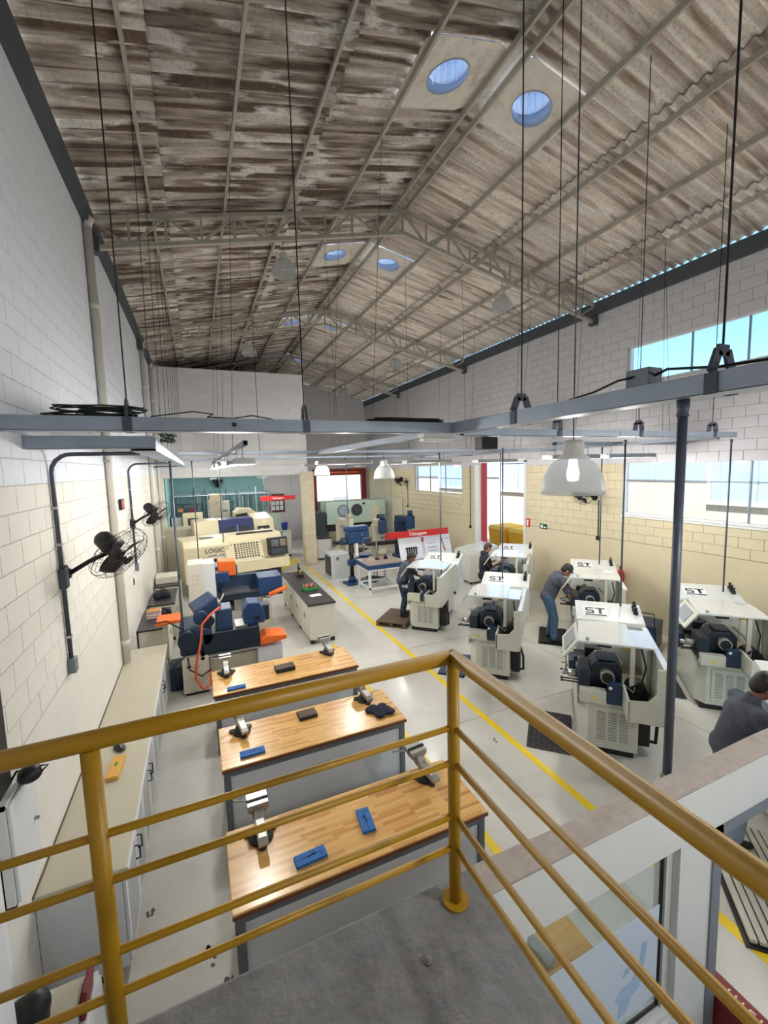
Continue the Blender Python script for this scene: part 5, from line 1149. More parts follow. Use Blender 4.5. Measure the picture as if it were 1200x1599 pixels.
person('person in dark overalls standing at the far milling machines', (7.3, 17.6, 0.0), 1.2,
       dict(hip=(0, 0, 0.92), chest=(0.03, 0, 1.26), neck=(0.05, 0, 1.46), head=(0.08, 0, 1.56), look=(0.9, 0.0, -0.4),
            el_l=(0.14, 0.24, 1.10), ha_l=(0.36, 0.14, 1.12), el_r=(0.12, -0.24, 1.08), ha_r=(0.34, -0.12, 1.06),
            kn_l=(0.02, 0.10, 0.49), an_l=(0, 0.11, 0.09), kn_r=(0.02, -0.10, 0.49), an_r=(0, -0.11, 0.09)), 'fabric_dark', 'jeans_dark', 'skin', 'hair')

mat('navy_dark', (18, 34, 50), 0.45, var=0.1); mat('blue_dull', (38, 62, 98), 0.45, var=0.1, scale=8)
mat('brass_dull', (120, 108, 80), 0.4, var=0.15, scale=20)
mat('bright_navy', (30, 46, 108), 0.4, var=0.06)
mat('granite', (150, 134, 122), 0.35, var=0.12, scale=30)
mat('outside_white', (226, 230, 238), 0.4, var=0.02)

# ================================================================== BLUE CYLINDRICAL GRINDER
g = thing('cylindrical_grinder', 'navy blue cylindrical grinding machine with orange guards behind the benches', 'grinding machine', (-0.45, 7.75, 0))
P = lambda mb, nm, mt, par=g, **k: mb.build(nm, mt, par, **k)
bs_ = P(MB().box(0.0, 0.0, 0.05, 0.42, 0.7, 0.66), 'base_cabinet', 'cream_dirty', bevel=0.012); P(MB().box(0.03, 0.03, 0, 0.39, 0.67, 0.05), 'plinth', 'black')
MB().box(0.42, 0.25, 0.2, 0.44, 0.6, 0.55).build('side_panel', 'grey_cab', bs_); MB().cyl((0.44, 0.35, 0.4), (0.455, 0.35, 0.4), 0.02, 10).build('socket', 'black', bs_); MB().box(0.08, -0.01, 0.5, 0.14, 0, 0.54).build('badge', 'ink', bs_)
P(MB().box(0.42, 0.25, 0.05, 1.3, 0.95, 0.50), 'base', 'cream_dirty', bevel=0.01); P(MB().box(1.25, 0.1, 0.06, 1.7, 0.85, 0.60), 'coolant_tank', 'bench_panel', bevel=0.01)
P(MB().box(0.34, 0.02, 0.62, 1.32, 0.9, 0.65), 'table_trim', 'steel_worn'); P(MB().box(0.36, 0.05, 0.65, 1.30, 0.88, 1.02), 'bed', 'navy_dark', bevel=0.012)
P(MB().box(-0.02, 0.15, 0.66, 0.40, 0.95, 1.12), 'motor_housing', 'navy', bevel=0.03)
P(MB().cyl((0.12, 0.02, 0.95), (0.12, 0.5, 0.95), 0.16, 20), 'motor', 'navy_dark'); P(MB().cyl((0.36, 0.05, 0.98), (0.36, 0.45, 0.98), 0.15, 20), 'motor', 'navy')
P(MB().obox((0.42, 0.45, 1.42), (0.42, 0.42, 0.24), (0.1, -0.45, 0.25)), 'wheel_head', 'blue_dull', bevel=0.03)
P(MB().cyl((0.34, 0.14, 1.28), (0.34, 0.42, 1.33), 0.12, 18), 'wheel_motor', 'blue_dull'); P(MB().cyl((0.46, 0.12, 1.22), (0.46, 0.16, 1.22), 0.10, 18), 'wheel_cover', 'navy_dark')
P(MB().box(0.58, 0.18, 1.0, 0.86, 0.62, 1.38), 'wheel_guard', 'blue_dull', bevel=0.02)
P(MB().cyl((0.62, 0.3, 1.38), (0.74, 0.32, 1.62), 0.016, 10), 'coolant_valve', 'steel'); P(MB().cyl((0.66, 0.3, 1.38), (0.64, 0.3, 1.55), 0.022, 10), 'coolant_valve', 'steel')
P(MB().prism([(1.05, 1.02), (1.42, 1.02), (1.42, 1.22), (1.34, 1.40), (1.14, 1.42), (1.05, 1.3)], 0.2, 0.6, 'y'), 'work_head', 'blue_mach', bevel=0.015)
P(MB().cyl((1.28, 0.19, 1.12), (1.28, 0.2, 1.12), 0.045, 16), 'work_spindle', 'black')
P(MB().box(1.30, 0.5, 0.95, 1.55, 0.8, 1.25), 'tail_block', 'navy', bevel=0.02); P(MB().box(0.9, 0.1, 1.02, 1.1, 0.5, 1.06), 'chuck_plate', 'steel')
P(MB().box(0.30, 0.0, 0.6, 0.36, 0.9, 0.66), 'drip_edge', 'steel_worn')
P(MB().prism([(1.30, 0.66), (1.78, 0.70), (1.78, 0.78), (1.42, 0.82), (1.30, 0.76)], 0.02, 0.45, 'y'), 'orange_guard', 'orange', bevel=0.02)
P(MB().prism([(-0.42, 1.12), (0.0, 1.14), (0.0, 1.20), (-0.38, 1.20)], 0.55, 1.0, 'y'), 'orange_guard', 'orange', bevel=0.02); P(MB().box(-0.3, 0.65, 0, -0.22, 0.73, 1.12), 'guard_post', 'cream_dirty')
P(MB().tube([(0.66, 0.12, 1.45), (0.50, 0.0, 1.38), (0.36, -0.06, 1.25), (0.32, -0.09, 0.95), (0.24, -0.1, 0.65), (0.20, -0.1, 0.35), (0.30, -0.12, 0.14), (0.42, -0.1, 0.18), (0.46, -0.06, 0.42)], 0.02, 10), 'hose', 'hose')
P(MB().tube([(0.1, -0.02, 0.7), (0.12, -0.08, 0.5), (0.3, -0.1, 0.36), (0.45, -0.02, 0.42)], 0.012, 8), 'cable', 'cable_black'); P(MB().tube([(0.05, 0.0, 0.7), (-0.12, -0.02, 0.6), (-0.12, 0.0, 0.4), (0.0, 0.1, 0.3)], 0.012, 8), 'cable', 'cable_black')
P(MB().box(-0.22, 0.3, 0.0, -0.02, 0.75, 0.42), 'pump', 'navy', bevel=0.02)
P(MB().tube([(-0.4, 0.5, 1.21), (-0.2, 0.3, 1.28), (0.05, 0.1, 1.15)], 0.012, 8), 'cable', 'cable_black')

# surface grinder and its electric cabinet
ec = thing('electric_cabinet', 'upright cream electric cabinet beside the orange guards', 'electric cabinet', (-0.34, 10.15, 0))
MB().box(0, 0, 0.06, 0.32, 0.62, 1.80).build('body', 'cabinet_cream', ec, bevel=0.008); MB().box(0.32, 0.02, 0.08, 0.56, 0.6, 1.78).build('side_unit', 'cabinet_white', ec, bevel=0.008); MB().box(0.02, 0.02, 0, 0.54, 0.6, 0.06).build('plinth', 'black', ec)
vg = MB()
for i in range(2):
    for j in range(3): vg.cyl((0.11 + i * 0.08, -0.004, 1.36 + j * 0.09), (0.11 + i * 0.08, 0.001, 1.36 + j * 0.09), 0.028, 10)
vo = vg.build('vents', 'cream_dirty', ec); vo['kind'] = 'stuff'
MB().box(0.1, -0.02, 0.55, 0.2, 0, 0.62).build('switch', 'red', ec)
sgm = thing('surface_grinder', 'blue surface grinder with orange splash guards left of the island', 'grinding machine', (0.25, 10.35, 0))
P = lambda mb, nm, mt, par=sgm, **k: mb.build(nm, mt, par, **k)
P(MB().box(0.1, 0.1, 0.0, 1.2, 0.8, 0.55), 'base', 'cream_dirty', bevel=0.012); P(MB().box(0.35, 0.02, 0.55, 1.0, 0.75, 0.85), 'saddle', 'steel_worn', bevel=0.01)
P(MB().box(0.0, -0.1, 0.85, 1.45, 0.7, 1.0), 'table', 'navy_dark', bevel=0.01); P(MB().box(0.10, 0.0, 1.0, 0.72, 0.45, 1.02), 'chuck', 'steel'); P(MB().box(0.9, -0.12, 0.9, 1.45, 0.55, 1.30), 'table_guard', 'blue_mach', bevel=0.01); P(MB().box(0.0, 0.45, 1.0, 0.95, 0.6, 1.3), 'back_guard', 'navy', bevel=0.01)
P(MB().box(0.0, 0.6, 0.5, 0.5, 1.1, 1.52), 'column', 'blue_mach', bevel=0.015); P(MB().prism([(0.05, 1.34), (0.45, 1.34), (0.45, 1.68), (0.05, 1.71)], 0.3, 0.75, 'y'), 'wheel_guard', 'orange', bevel=0.02); P(MB().box(-0.02, 0.2, 1.22, 0.28, 0.7, 1.46), 'wheel_head', 'blue_mach', bevel=0.02)
P(MB().cap((1.15, -0.25, 0.92), 0.055, (1.5, -0.2, 1.02), 0.05), 'orange_bellows', 'orange'); P(MB().cyl((0.7, -0.25, 0.75), (0.7, 0.02, 0.75), 0.1, 18), 'handwheel', 'steel_worn')

# ================================================================== CREAM CNC LATHE with grid window
lc = thing('cnc_lathe', 'cream machining lathe lettered LOGIC with a grid window', 'machine tool', (-0.5, 13.7, 0), 0.17)
P = lambda mb, nm, mt, par=lc, **k: mb.build(nm, mt, par, **k)
P(MB().prism([(0.15, 0.45), (0.15, 1.55), (0.35, 1.74), (1.5, 1.74), (1.5, 0.45)], 0.0, 1.32, 'x'), 'headstock_cover', 'cream_mach', bevel=0.03)
P(MB().box(0.1, 0.3, 0.0, 1.3, 1.4, 0.45), 'base', 'cream_dirty'); P(MB().box(1.5, 0.15, 0.0, 2.95, 1.4, 0.66), 'black_base', 'black', bevel=0.01); P(MB().cyl((2.6, 0.14, 0.5), (2.6, 0.15, 0.5), 0.03, 12), 'plug', 'steel')
P(MB().prism([(0.0, 0.62), (0.0, 0.95), (0.18, 1.0), (1.4, 1.0), (1.4, 0.62)], 1.32, 3.2, 'x'), 'apron', 'cream_mach', bevel=0.02)
P(MB().prism([(0.12, 1.0), (0.34, 1.56), (0.55, 1.74), (1.5, 1.74), (1.5, 1.0)], 1.32, 3.1, 'x'), 'enclosure', 'cream_mach', bevel=0.03)
dr = P(MB().prism([(-0.02, 0.95), (0.06, 0.92), (0.42, 1.60), (0.32, 1.64), (0.24, 1.60)], 1.18, 2.36, 'x'), 'sliding_door', 'cream_mach', bevel=0.02)
ang = math.atan2(0.65, 0.26)
def on_slope(x, s, off=0.0):  # along the door's sloping front
    return (x, -0.02 + s * math.cos(ang) - off * math.sin(ang), 0.95 + s * math.sin(ang) + off * math.cos(ang))
wv = MB()
for k in range(1):
    a = [on_slope(x, s, 0.004) for x, s in ((1.46, 0.14), (2.22, 0.14), (2.22, 0.62), (1.46, 0.62))]; b_ = [on_slope(x, s, 0.010) for x, s in ((1.46, 0.14), (2.22, 0.14), (2.22, 0.62), (1.46, 0.62))]
    wv.add(a + b_, [(0, 1, 2, 3), (4, 5, 6, 7), (0, 1, 5, 4), (1, 2, 6, 5), (2, 3, 7, 6), (3, 0, 4, 7)])
wi = wv.build('window', 'screen_dark', dr)
gm = MB()
for i in range(1, 9): x = 1.46 + 0.76 * i / 9; gm.bar(on_slope(x, 0.14, 0.014), on_slope(x, 0.62, 0.014), 0.03, 0.008)
for j in range(1, 7): s = 0.14 + 0.48 * j / 7; gm.bar(on_slope(1.46, s, 0.016), on_slope(2.22, s, 0.016), 0.012, 0.03)
go = gm.build('window_grid', 'cream_mach', dr); go['kind'] = 'stuff'
for x, s in ((1.38, 0.1), (1.38, 0.6), (2.3, 0.1), (2.3, 0.6)): q = on_slope(x, s, 0.005); MB().ell(q, 0.02, 0.02, 0.02, 8, 6).build('bolt', 'black', dr)
cp = P(MB().prism([(-0.05, 1.05), (0.18, 1.05), (0.25, 1.6), (0.02, 1.62)], 2.52, 3.14, 'x'), 'control_panel', 'black', bevel=0.01)
MB().prism([(-0.052, 1.33), (-0.012, 1.56), (-0.006, 1.56), (-0.046, 1.33)], 2.58, 2.84, 'x').build('screen', 'screen_dark', cp); MB().prism([(-0.052, 1.33), (-0.012, 1.56), (-0.006, 1.56), (-0.046, 1.33)], 2.88, 3.08, 'x').build('keypad', 'brass_dull', cp); MB().prism([(-0.066, 1.10), (-0.05, 1.28), (-0.04, 1.28), (-0.056, 1.10)], 2.58, 3.05, 'x').build('keypad', 'dark_panel', cp)
P(MB().obox((2.3, 0.75, 1.76), (1.2, 0.12, 0.05)), 'top_rail', 'black'); P(MB().obox((0.75, 0.7, 1.75), (0.4, 0.25, 0.02)), 'top_vent', 'dark_panel'); P(MB().box(0.45, 0.13, 1.05, 0.95, 0.16, 1.15), 'chute', 'black')
tl = inst('lettering', text_mesh('LOGIC', 0.19, 'ink'), lc, (0.88, 0.146, 1.40), (PI / 2, 0, 0)); inst('lettering', text_mesh('XX', 0.12, 'ink_blue'), lc, (1.08, 0.146, 1.24), (PI / 2, 0, 0)); MB().box(0.66, 0.143, 1.24, 0.95, 0.149, 1.265).build('underline', 'ink_blue', lc)
sk = thing('cnc_lathe', 'second machining lathe with blue doors lettered SKYBULL', 'machine tool', (-0.2, 15.75, 0), 0.12)
P = lambda mb, nm, mt, par=sk, **k: mb.build(nm, mt, par, **k)
P(MB().box(0, 0.1, 0, 2.9, 1.2, 1.2), 'base', 'cream_dirty', bevel=0.01); P(MB().prism([(0.0, 1.2), (0.32, 2.12), (1.2, 2.12), (1.2, 1.2)], 0.0, 0.82, 'x'), 'headstock_cover', 'cream_mach', bevel=0.03)
P(MB().prism([(0.05, 1.2), (0.33, 2.10), (1.2, 2.10), (1.2, 1.2)], 0.84, 2.0, 'x'), 'enclosure', 'bright_navy', bevel=0.02); P(MB().prism([(0.0, 1.2), (0.25, 2.05), (1.2, 2.2), (1.2, 1.2)], 2.02, 2.75, 'x'), 'tail_cover', 'cream_mach', bevel=0.03)
for x in (0.98, 1.52): P(MB().prism([(0.06, 1.35), (0.22, 1.85), (0.24, 1.85), (0.08, 1.35)], x, x + 0.34, 'x'), 'door_window', 'screen_dark')
P(MB().bar((1.43, 0.06, 1.4), (1.43, 0.22, 1.9), 0.03, 0.03), 'door_handle', 'steel'); cpp = P(MB().box(2.12, -0.05, 1.35, 2.52, 0.1, 1.8), 'control_panel', 'black', bevel=0.01); MB().box(2.16, -0.06, 1.56, 2.32, -0.05, 1.74).build('screen', 'outside_blue', cpp); MB().box(2.36, -0.06, 1.56, 2.48, -0.05, 1.74).build('keypad', 'brass_dull', cpp)
inst('lettering', text_mesh('SKYBULL', 0.17, 'ink_blue'), sk, (0.41, 0.06, 1.46), (PI / 2 - 0.33, 0, 0)); MB().obox((0.41, 0.03, 1.32), (0.5, 0.012, 0.03), (-0.33, 0, 0)).build('underline', 'ink_blue', sk)
tm_ = thing('cnc_lathe', 'third cream machine with a sloping tail cover at the back left', 'machine tool', (1.5, 17.4, 0))
tm_.location = (1.2, 17.45, 0); MB().box(0, 0.0, 0, 1.5, 1.0, 1.3).build('base', 'cream_dirty', tm_, bevel=0.01); MB().prism([(0, 1.3), (0, 2.2), (0.2, 2.35), (0.7, 2.3), (1.5, 1.6), (1.5, 1.3)], 0.0, 1.0, 'y').build('enclosure', 'cream_mach', tm_, bevel=0.03); MB().prism([(0.05, 1.5), (0.05, 2.15), (0.5, 2.2), (0.5, 1.5)], -0.01, 0.0, 'y').build('door_window', 'black', tm_)

# tall cabinets and machines in the teal bay
def boxy(name, label, cat, x0, y0, x1, y1, z1, mt, extra=()):
    t = thing(name, label, cat, (x0, y0, 0)); w, d = x1 - x0, y1 - y0
    MB().box(0.02, 0.02, 0, w - 0.02, d - 0.02, 0.06).build('plinth', 'black', t); MB().box(0, 0, 0.06, w, d, z1).build('body', mt, t, bevel=0.012)
    for nm, a, m2 in extra: MB().box(*a).build(nm, m2, t, bevel=0.004)
    return t
boxy('milling_centre', 'tall cream machine tower in front of the teal bay', 'machine tool', 0.35, 18.6, 0.78, 19.3, 2.62, 'cream_dirty', [('side_cover', (0.43, 0.0, 0.4, 0.78, 0.5, 2.6), 'lathe_white'), ('top_motor', (0.05, 0.1, 2.62, 0.5, 0.6, 2.9), 'cream_mach'), ('nameplate', (0.5, -0.01, 2.2, 0.7, 0.0, 2.24), 'ink')])
boxy('machine_cabinet', 'low cream machine against the left wall of the bay', 'machine tool', -1.2, 17.3, -0.25, 18.3, 1.75, 'cream_dirty', [('door_window', (0.5, -0.012, 0.7, 0.85, 0.0, 1.35), 'dark_panel'), ('handle', (0.3, -0.03, 0.9, 0.34, 0.0, 1.1), 'steel')])
boxy('control_cabinet', 'small cream control cabinet left of the tower in the bay', 'control cabinet', -0.7, 20.2, 0.1, 20.8, 2.05, 'cream_mach', [('screen', (0.2, -0.012, 1.5, 0.6, 0.0, 1.85), 'screen_dark'), ('panel', (0.1, -0.012, 1.0, 0.7, 0.0, 1.4), 'dark_panel')])
boxy('machine_cabinet', 'grey machine housing at the far left of the bay', 'machine tool', -1.15, 20.3, -0.75, 21.2, 1.9, 'grey_cab', [('lid', (0.0, 0.0, 1.9, 0.4, 0.9, 1.94), 'steel_dark')])
pt = thing('partition_panel', 'pale green partition panel at the edge of the bay', 'panel', (2.0, 19.0, 0)); MB().box(0, 0, 0.1, 1.25, 0.05, 1.95).build('panel', 'panel_green', pt, bevel=0.004)
for x in (0.1, 1.1): MB().box(x, -0.15, 0, x + 0.05, 0.2, 0.1).build('foot', 'galv_dull', pt)
boxy('locker', 'white cabinet with a blue bin standing on it by the column', 'cabinet', 3.25, 18.9, 3.65, 19.5, 1.15, 'grey_cab', [('door', (0.02, -0.012, 0.1, 0.38, 0.0, 1.1), 'cabinet_white'), ('handle', (0.32, -0.03, 0.6, 0.34, -0.012, 0.7), 'steel')])
bn = thing('bin', 'bright blue plastic bin on the white cabinet in the bay', 'bin', (3.42, 19.2, 1.152)); MB().rev([(0.0, 0.0), (0.12, 0.0), (0.15, 0.3), (0.155, 0.32)], n=18).build('tub', 'bright_blue', bn); MB().rev([(0.16, 0.32), (0.16, 0.34), (0.0, 0.36)], n=18).build('lid', 'bright_blue', bn)
# stock rack of steel bars
rkx = thing('bar_rack', 'steel frame rack full of upright bars in the teal bay', 'rack', (-1.05, 21.3, 0))
for x in (0.0, 1.4, 2.8, 4.25):
    for y in (0.0, 1.4): MB().cyl((x, y, 0), (x, y, 2.78), 0.03, 8).build('post', 'galv_dull', rkx)
for y in (0.0, 1.4):
    for z in (0.5, 1.6, 2.75): MB().bar((0, y, z), (4.25, y, z), 0.05, 0.05).build('rail', 'galv', rkx)
for x in (0.0, 1.4, 2.8, 4.25):
    for z in (1.6, 2.75): MB().bar((x, 0, z), (x, 1.4, z), 0.05, 0.05).build('cross_rail', 'galv', rkx)
rr = random.Random(11)
for k in range(46):
    x = 0.15 + k * 0.088 + rr.uniform(-0.02, 0.02); y = rr.choice((0.25, 0.6, 0.95, 1.25)); z = rr.uniform(2.3, 3.05)
    MB().bar((x, y, 0.0), (x + rr.uniform(-0.03, 0.03), y, z), 0.03, 0.03).build('bar', rr.choice(('iron', 'galv_dull', 'steel_worn', 'dark_panel')), rkx)
for x0, x1 in ((0.1, 1.2), (1.5, 2.6)):
    for z in (0.9, 1.3, 2.0, 2.35): MB().box(x0, 0.02, z, x1, 0.5, z + 0.03).build('shelf', 'dark_panel', rkx)
for k in range(7):
    o = MB().box(-0.1, -0.1, 0, 0.1, 0.1, 0.16).box(-0.08, -0.105, 0.04, 0.08, -0.1, 0.12).build('stock_box', ['dark_red', 'wood_plain', 'dark_panel'][k % 3]); o.location = (-0.8 + (k % 4) * 0.24, 21.57, 0.932 if k < 4 else 2.032)
    tag(o, 'small box on the %s shelf of the bar rack, %s from the left' % (('lower', 'upper')[k >= 4], ('first', 'second', 'third', 'fourth')[k % 4]), 'box', 'boxes on the bar rack')
# hanging red signs
def hang_sign(label, x0, x1, y, z0, z1, txt, top, size):
    t = thing('hanging_sign', label, 'sign', ((x0 + x1) / 2, y, z0)); w = x1 - x0; h = z1 - z0
    MB().box(-w / 2, -0.03, 0, w / 2, 0.03, h).build('board', 'red', t, bevel=0.004)
    inst('lettering', text_mesh(txt, size, 'paper'), t, (0, -0.032, h / 2), (PI / 2, 0, 0))
    for s in (-0.4, 0.4): MB().cyl((s * w, 0, h), (s * w, 0, top - z0), 0.005, 6).build('wire', 'conduit', t)
hang_sign('red hanging sign in front of the notice board', 2.55, 4.12, 20.0, 2.44, 2.64, 'Usinagem', 3.62, 0.13)
hang_sign('red hanging sign above the white tool board', 5.64, 8.05, 13.0, 1.40, 1.62, 'Usinagem', 4.12, 0.17)
nbd = thing('notice_board', 'dark notice board pinned with white sheets at the back', 'notice board', (3.45, YE - 0.045, 1.55)); MB().box(0, -0.03, 0, 0.8, 0, 1.0).build('board', 'dark_red', nbd); MB().box(0.04, -0.035, 0.06, 0.76, -0.03, 0.94).build('felt', 'black', nbd)
for i in range(3):
    for j in range(3): MB().box(0.09 + i * 0.22, -0.038, 0.12 + j * 0.27, 0.27 + i * 0.22, -0.035, 0.35 + j * 0.27).build('sheet', 'paper', nbd)

# ================================================================== BEYOND THE COLUMN
cupb = boxy('tool_cupboard', 'white cupboard with a dark top just behind the cream column', 'cupboard', 4.45, 17.4, 5.05, 18.2, 0.88, 'cabinet_cream', [('top', (-0.02, -0.02, 0.88, 0.62, 0.82, 0.92), 'black_top'), ('door', (0.03, -0.012, 0.12, 0.29, 0, 0.84), 'cabinet_white'), ('door', (0.31, -0.012, 0.12, 0.57, 0, 0.84), 'cabinet_white')])
pd = thing('power_cabinet', 'low white power cabinet with a dark blue side panel', 'cabinet', (4.02, 14.0, 0)); MB().box(0, 0, 0.03, 0.68, 0.85, 0.86).build('body', 'grey_cab', pd, bevel=0.015); MB().box(-0.012, 0.08, 0.1, 0.0, 0.77, 0.78).build('side_panel', 'dark_panel', pd, bevel=0.01); MB().box(-0.03, -0.03, 0, 0.75, 0.9, 0.03).build('base_plate', 'grey_cab', pd)
for k in range(5): MB().box(0.18, -0.005, 0.66 + k * 0.025, 0.26, 0.0, 0.675 + k * 0.025).build('vent', 'dark_panel', pd)
dp = thing('drill_press', 'blue column drill press standing at the yellow line', 'drill press', (4.48, 13.2, 0), 0.12)
P = lambda mb, nm, mt, par=dp, **k: mb.build(nm, mt, par, **k)
P(MB().box(-0.25, -0.25, 0, 0.62, 0.25, 0.07), 'base', 'blue_mach', bevel=0.02); P(MB().box(0.12, -0.2, 0.07, 0.58, 0.2, 0.09), 'base_plate', 'cast_brown'); P(MB().cyl((0, 0, 0.07), (0, 0, 0.26), 0.14, 18, 0.1), 'column_foot', 'blue_mach'); P(MB().cyl((0, 0, 0.07), (0, 0, 1.75), 0.065, 16), 'column', 'iron')
P(MB().prism([(-0.12, 0.62), (0.12, 0.62), (0.62, 0.84), (0.62, 0.9), (-0.12, 0.82)], -0.09, 0.09, 'y'), 'table_arm', 'blue_mach', bevel=0.02); P(MB().cyl((0.5, 0, 0.9), (0.5, 0, 0.94), 0.22, 20), 'table', 'blue_mach'); P(MB().cyl((0.2, 0.0, 0.94), (0.2, 0.0, 1.25), 0.05, 10), 'work_light', 'steel')
P(MB().box(-0.16, -0.15, 1.35, 0.62, 0.15, 1.75), 'head', 'blue_mach', bevel=0.04); P(MB().box(-0.2, -0.16, 1.75, 0.6, 0.16, 1.92), 'belt_cover', 'blue_mach', bevel=0.04); P(MB().cyl((0.45, 0, 1.12), (0.45, 0, 1.35), 0.05, 14).cyl((0.45, 0, 1.0), (0.45, 0, 1.12), 0.02, 10), 'spindle', 'steel'); P(MB().cyl((-0.12, 0, 1.45), (-0.35, 0, 1.45), 0.12, 16), 'motor', 'navy')
for a in (0, 2.1, 4.2): P(MB().cyl((0.4, -0.15, 1.5), (0.4 + 0.2 * math.cos(a), -0.2, 1.5 + 0.2 * math.sin(a)), 0.01, 6), 'feed_lever', 'steel')
P(MB().box(0.08, -0.2, 0.95, 0.16, -0.06, 1.36), 'paper_holder', 'paper')
sp = thing('surface_table', 'granite surface table with a blue rim on a white stand', 'table', (4.52, 11.8, 0)); P = lambda mb, nm, mt, par=sp, **k: mb.build(nm, mt, par, **k)
for x in (0.03, 1.0):
    for y in (0.03, 0.97): P(MB().box(x, y, 0, x + 0.07, y + 0.07, 0.72), 'leg', 'cabinet_white')
for y in (0.03, 0.97): P(MB().box(0.03, y, 0.12, 1.07, y + 0.05, 0.17), 'stretcher', 'cabinet_white')
for x in (0.03, 1.02): P(MB().box(x, 0.03, 0.12, x + 0.05, 1.04, 0.17), 'stretcher', 'cabinet_white')
P(MB().box(0, 0, 0.70, 1.12, 1.08, 0.74), 'frame', 'cabinet_white'); P(MB().box(-0.02, -0.02, 0.74, 1.14, 1.10, 0.875), 'rim', 'blue_mach', bevel=0.01); P(MB().box(0.0, 0.0, 0.875, 1.12, 1.08, 0.89), 'granite', 'granite')
hg = thing('height_gauge', 'height gauge standing on the granite table', 'gauge', (5.1, 12.5, 0.891)); MB().box(-0.06, -0.08, 0, 0.06, 0.08, 0.04).build('base', 'iron', hg); MB().cyl((0, 0.04, 0.04), (0, 0.04, 0.62), 0.015, 8).build('column', 'steel', hg); MB().box(-0.03, -0.04, 0.2, 0.03, 0.06, 0.26).build('slider', 'steel', hg)
mb_ = thing('magnetic_base', 'small black gauge stand on the granite table', 'gauge', (5.35, 12.4, 0.891)); MB().box(-0.05, -0.04, 0, 0.05, 0.04, 0.08).build('base', 'black', mb_, bevel=0.004)
for k in range(3): MB().cyl((-0.03 + 0.03 * k, 0, 0.08), (-0.03 + 0.03 * k, 0, 0.15), 0.012, 8).build('pin', 'black', mb_)
stl = thing('stool', 'small black stool under the granite table edge', 'stool', (5.55, 13.3, 0)); MB().box(-0.22, -0.16, 0.36, 0.22, 0.16, 0.4).build('seat', 'black', stl, bevel=0.01)
for x in (-0.19, 0.19):
    for y in (-0.13, 0.13): MB().cyl((x, y, 0), (x, y, 0.36), 0.014, 8).build('leg', 'black', stl)
ring_mat('dark mat on the floor behind the granite table', 5.2, 12.95, 0, 0.8, 0, 0.6)
# tool board
tb = thing('tool_board', 'white sloping tool board hung with spanners and rods', 'tool board', (6.35, 13.45, 0)); P = lambda mb, nm, mt, par=tb, **k: mb.build(nm, mt, par, **k)
P(MB().prism([(-0.12, 0.55), (-0.08, 0.55), (0.16, 1.30), (0.12, 1.30)], 0, 2.1, 'x'), 'board', 'outside_white', bevel=0.004); P(MB().box(0.0, 0.0, 0.0, 2.1, 0.3, 0.55), 'stand', 'cabinet_white')
def tbp(x, s, o=0.012): return (x, -0.12 + 0.24 * s - o, 0.55 + 0.75 * s)
for k in range(5): P(MB().bar(tbp(0.28 + k * 0.09, 0.18, 0.02), tbp(0.28 + k * 0.09, 0.55, 0.02), 0.045, 0.03), 'tool_grip', 'black')
P(MB().bar(tbp(0.22, 0.5, 0.03), tbp(0.72, 0.5, 0.03), 0.05, 0.02), 'tool_rail', 'black')
for k, x in enumerate((0.92, 0.98)): P(MB().bar(tbp(x, 0.15), tbp(x, 0.75), 0.012, 0.012), 'rod', 'steel'); P(MB().bar(tbp(x, 0.75), tbp(x, 0.95), 0.03, 0.03), 'rod_handle', 'red')
for s_ in (0.3, 0.45, 0.65): P(MB().bar(tbp(1.12, s_), tbp(1.5, s_), 0.02, 0.015), 'spanner', 'steel')
P(MB().bar(tbp(1.72, 0.9), tbp(1.8, 0.35), 0.02, 0.02), 'hammer_shaft', 'black'); P(MB().bar(tbp(1.78, 0.4), tbp(1.82, 0.22), 0.05, 0.04), 'hammer_head', 'orange'); P(MB().bar(tbp(1.9, 0.8), tbp(2.05, 0.8), 0.03, 0.02), 'file', 'orange')
scb = thing('sloped_cabinet', 'white cabinet with a sloping sky-lit lid near the doorway', 'cabinet', (7.75, 11.2, 0), -0.06); MB().prism([(0, 0.08), (0, 1.0), (0.15, 1.05), (1.05, 1.18), (1.05, 0.08)], 0, 1.0, 'y').build('body', 'lathe_white', scb, bevel=0.01); MB().obox((0.6, 0.5, 1.123), (0.9, 0.9, 0.012), (0, -0.143, 0)).build('lid', 'lathe_top', scb)
for x in (0.05, 0.95):
    for y in (0.05, 0.9): MB().cyl((x, y, 0), (x, y, 0.08), 0.03, 10).build('foot', 'black', scb)
tw = thing('tool_trolley', 'small grey tool trolley behind the pallet lathe', 'trolley', (6.35, 10.55, 0)); MB().box(0, 0, 0.12, 0.5, 0.55, 0.92).build('body', 'grey_cab', tw, bevel=0.008); MB().box(-0.02, -0.02, 0.92, 0.52, 0.57, 0.95).build('top', 'dark_panel', tw)
for x in (0.06, 0.44):
    for y in (0.06, 0.49): MB().cyl((x - 0.015, y, 0.05), (x + 0.015, y, 0.05), 0.05, 12).build('wheel', 'black', tw); MB().box(x - 0.01, y - 0.02, 0.05, x + 0.01, y + 0.02, 0.12).build('fork', 'steel', tw)
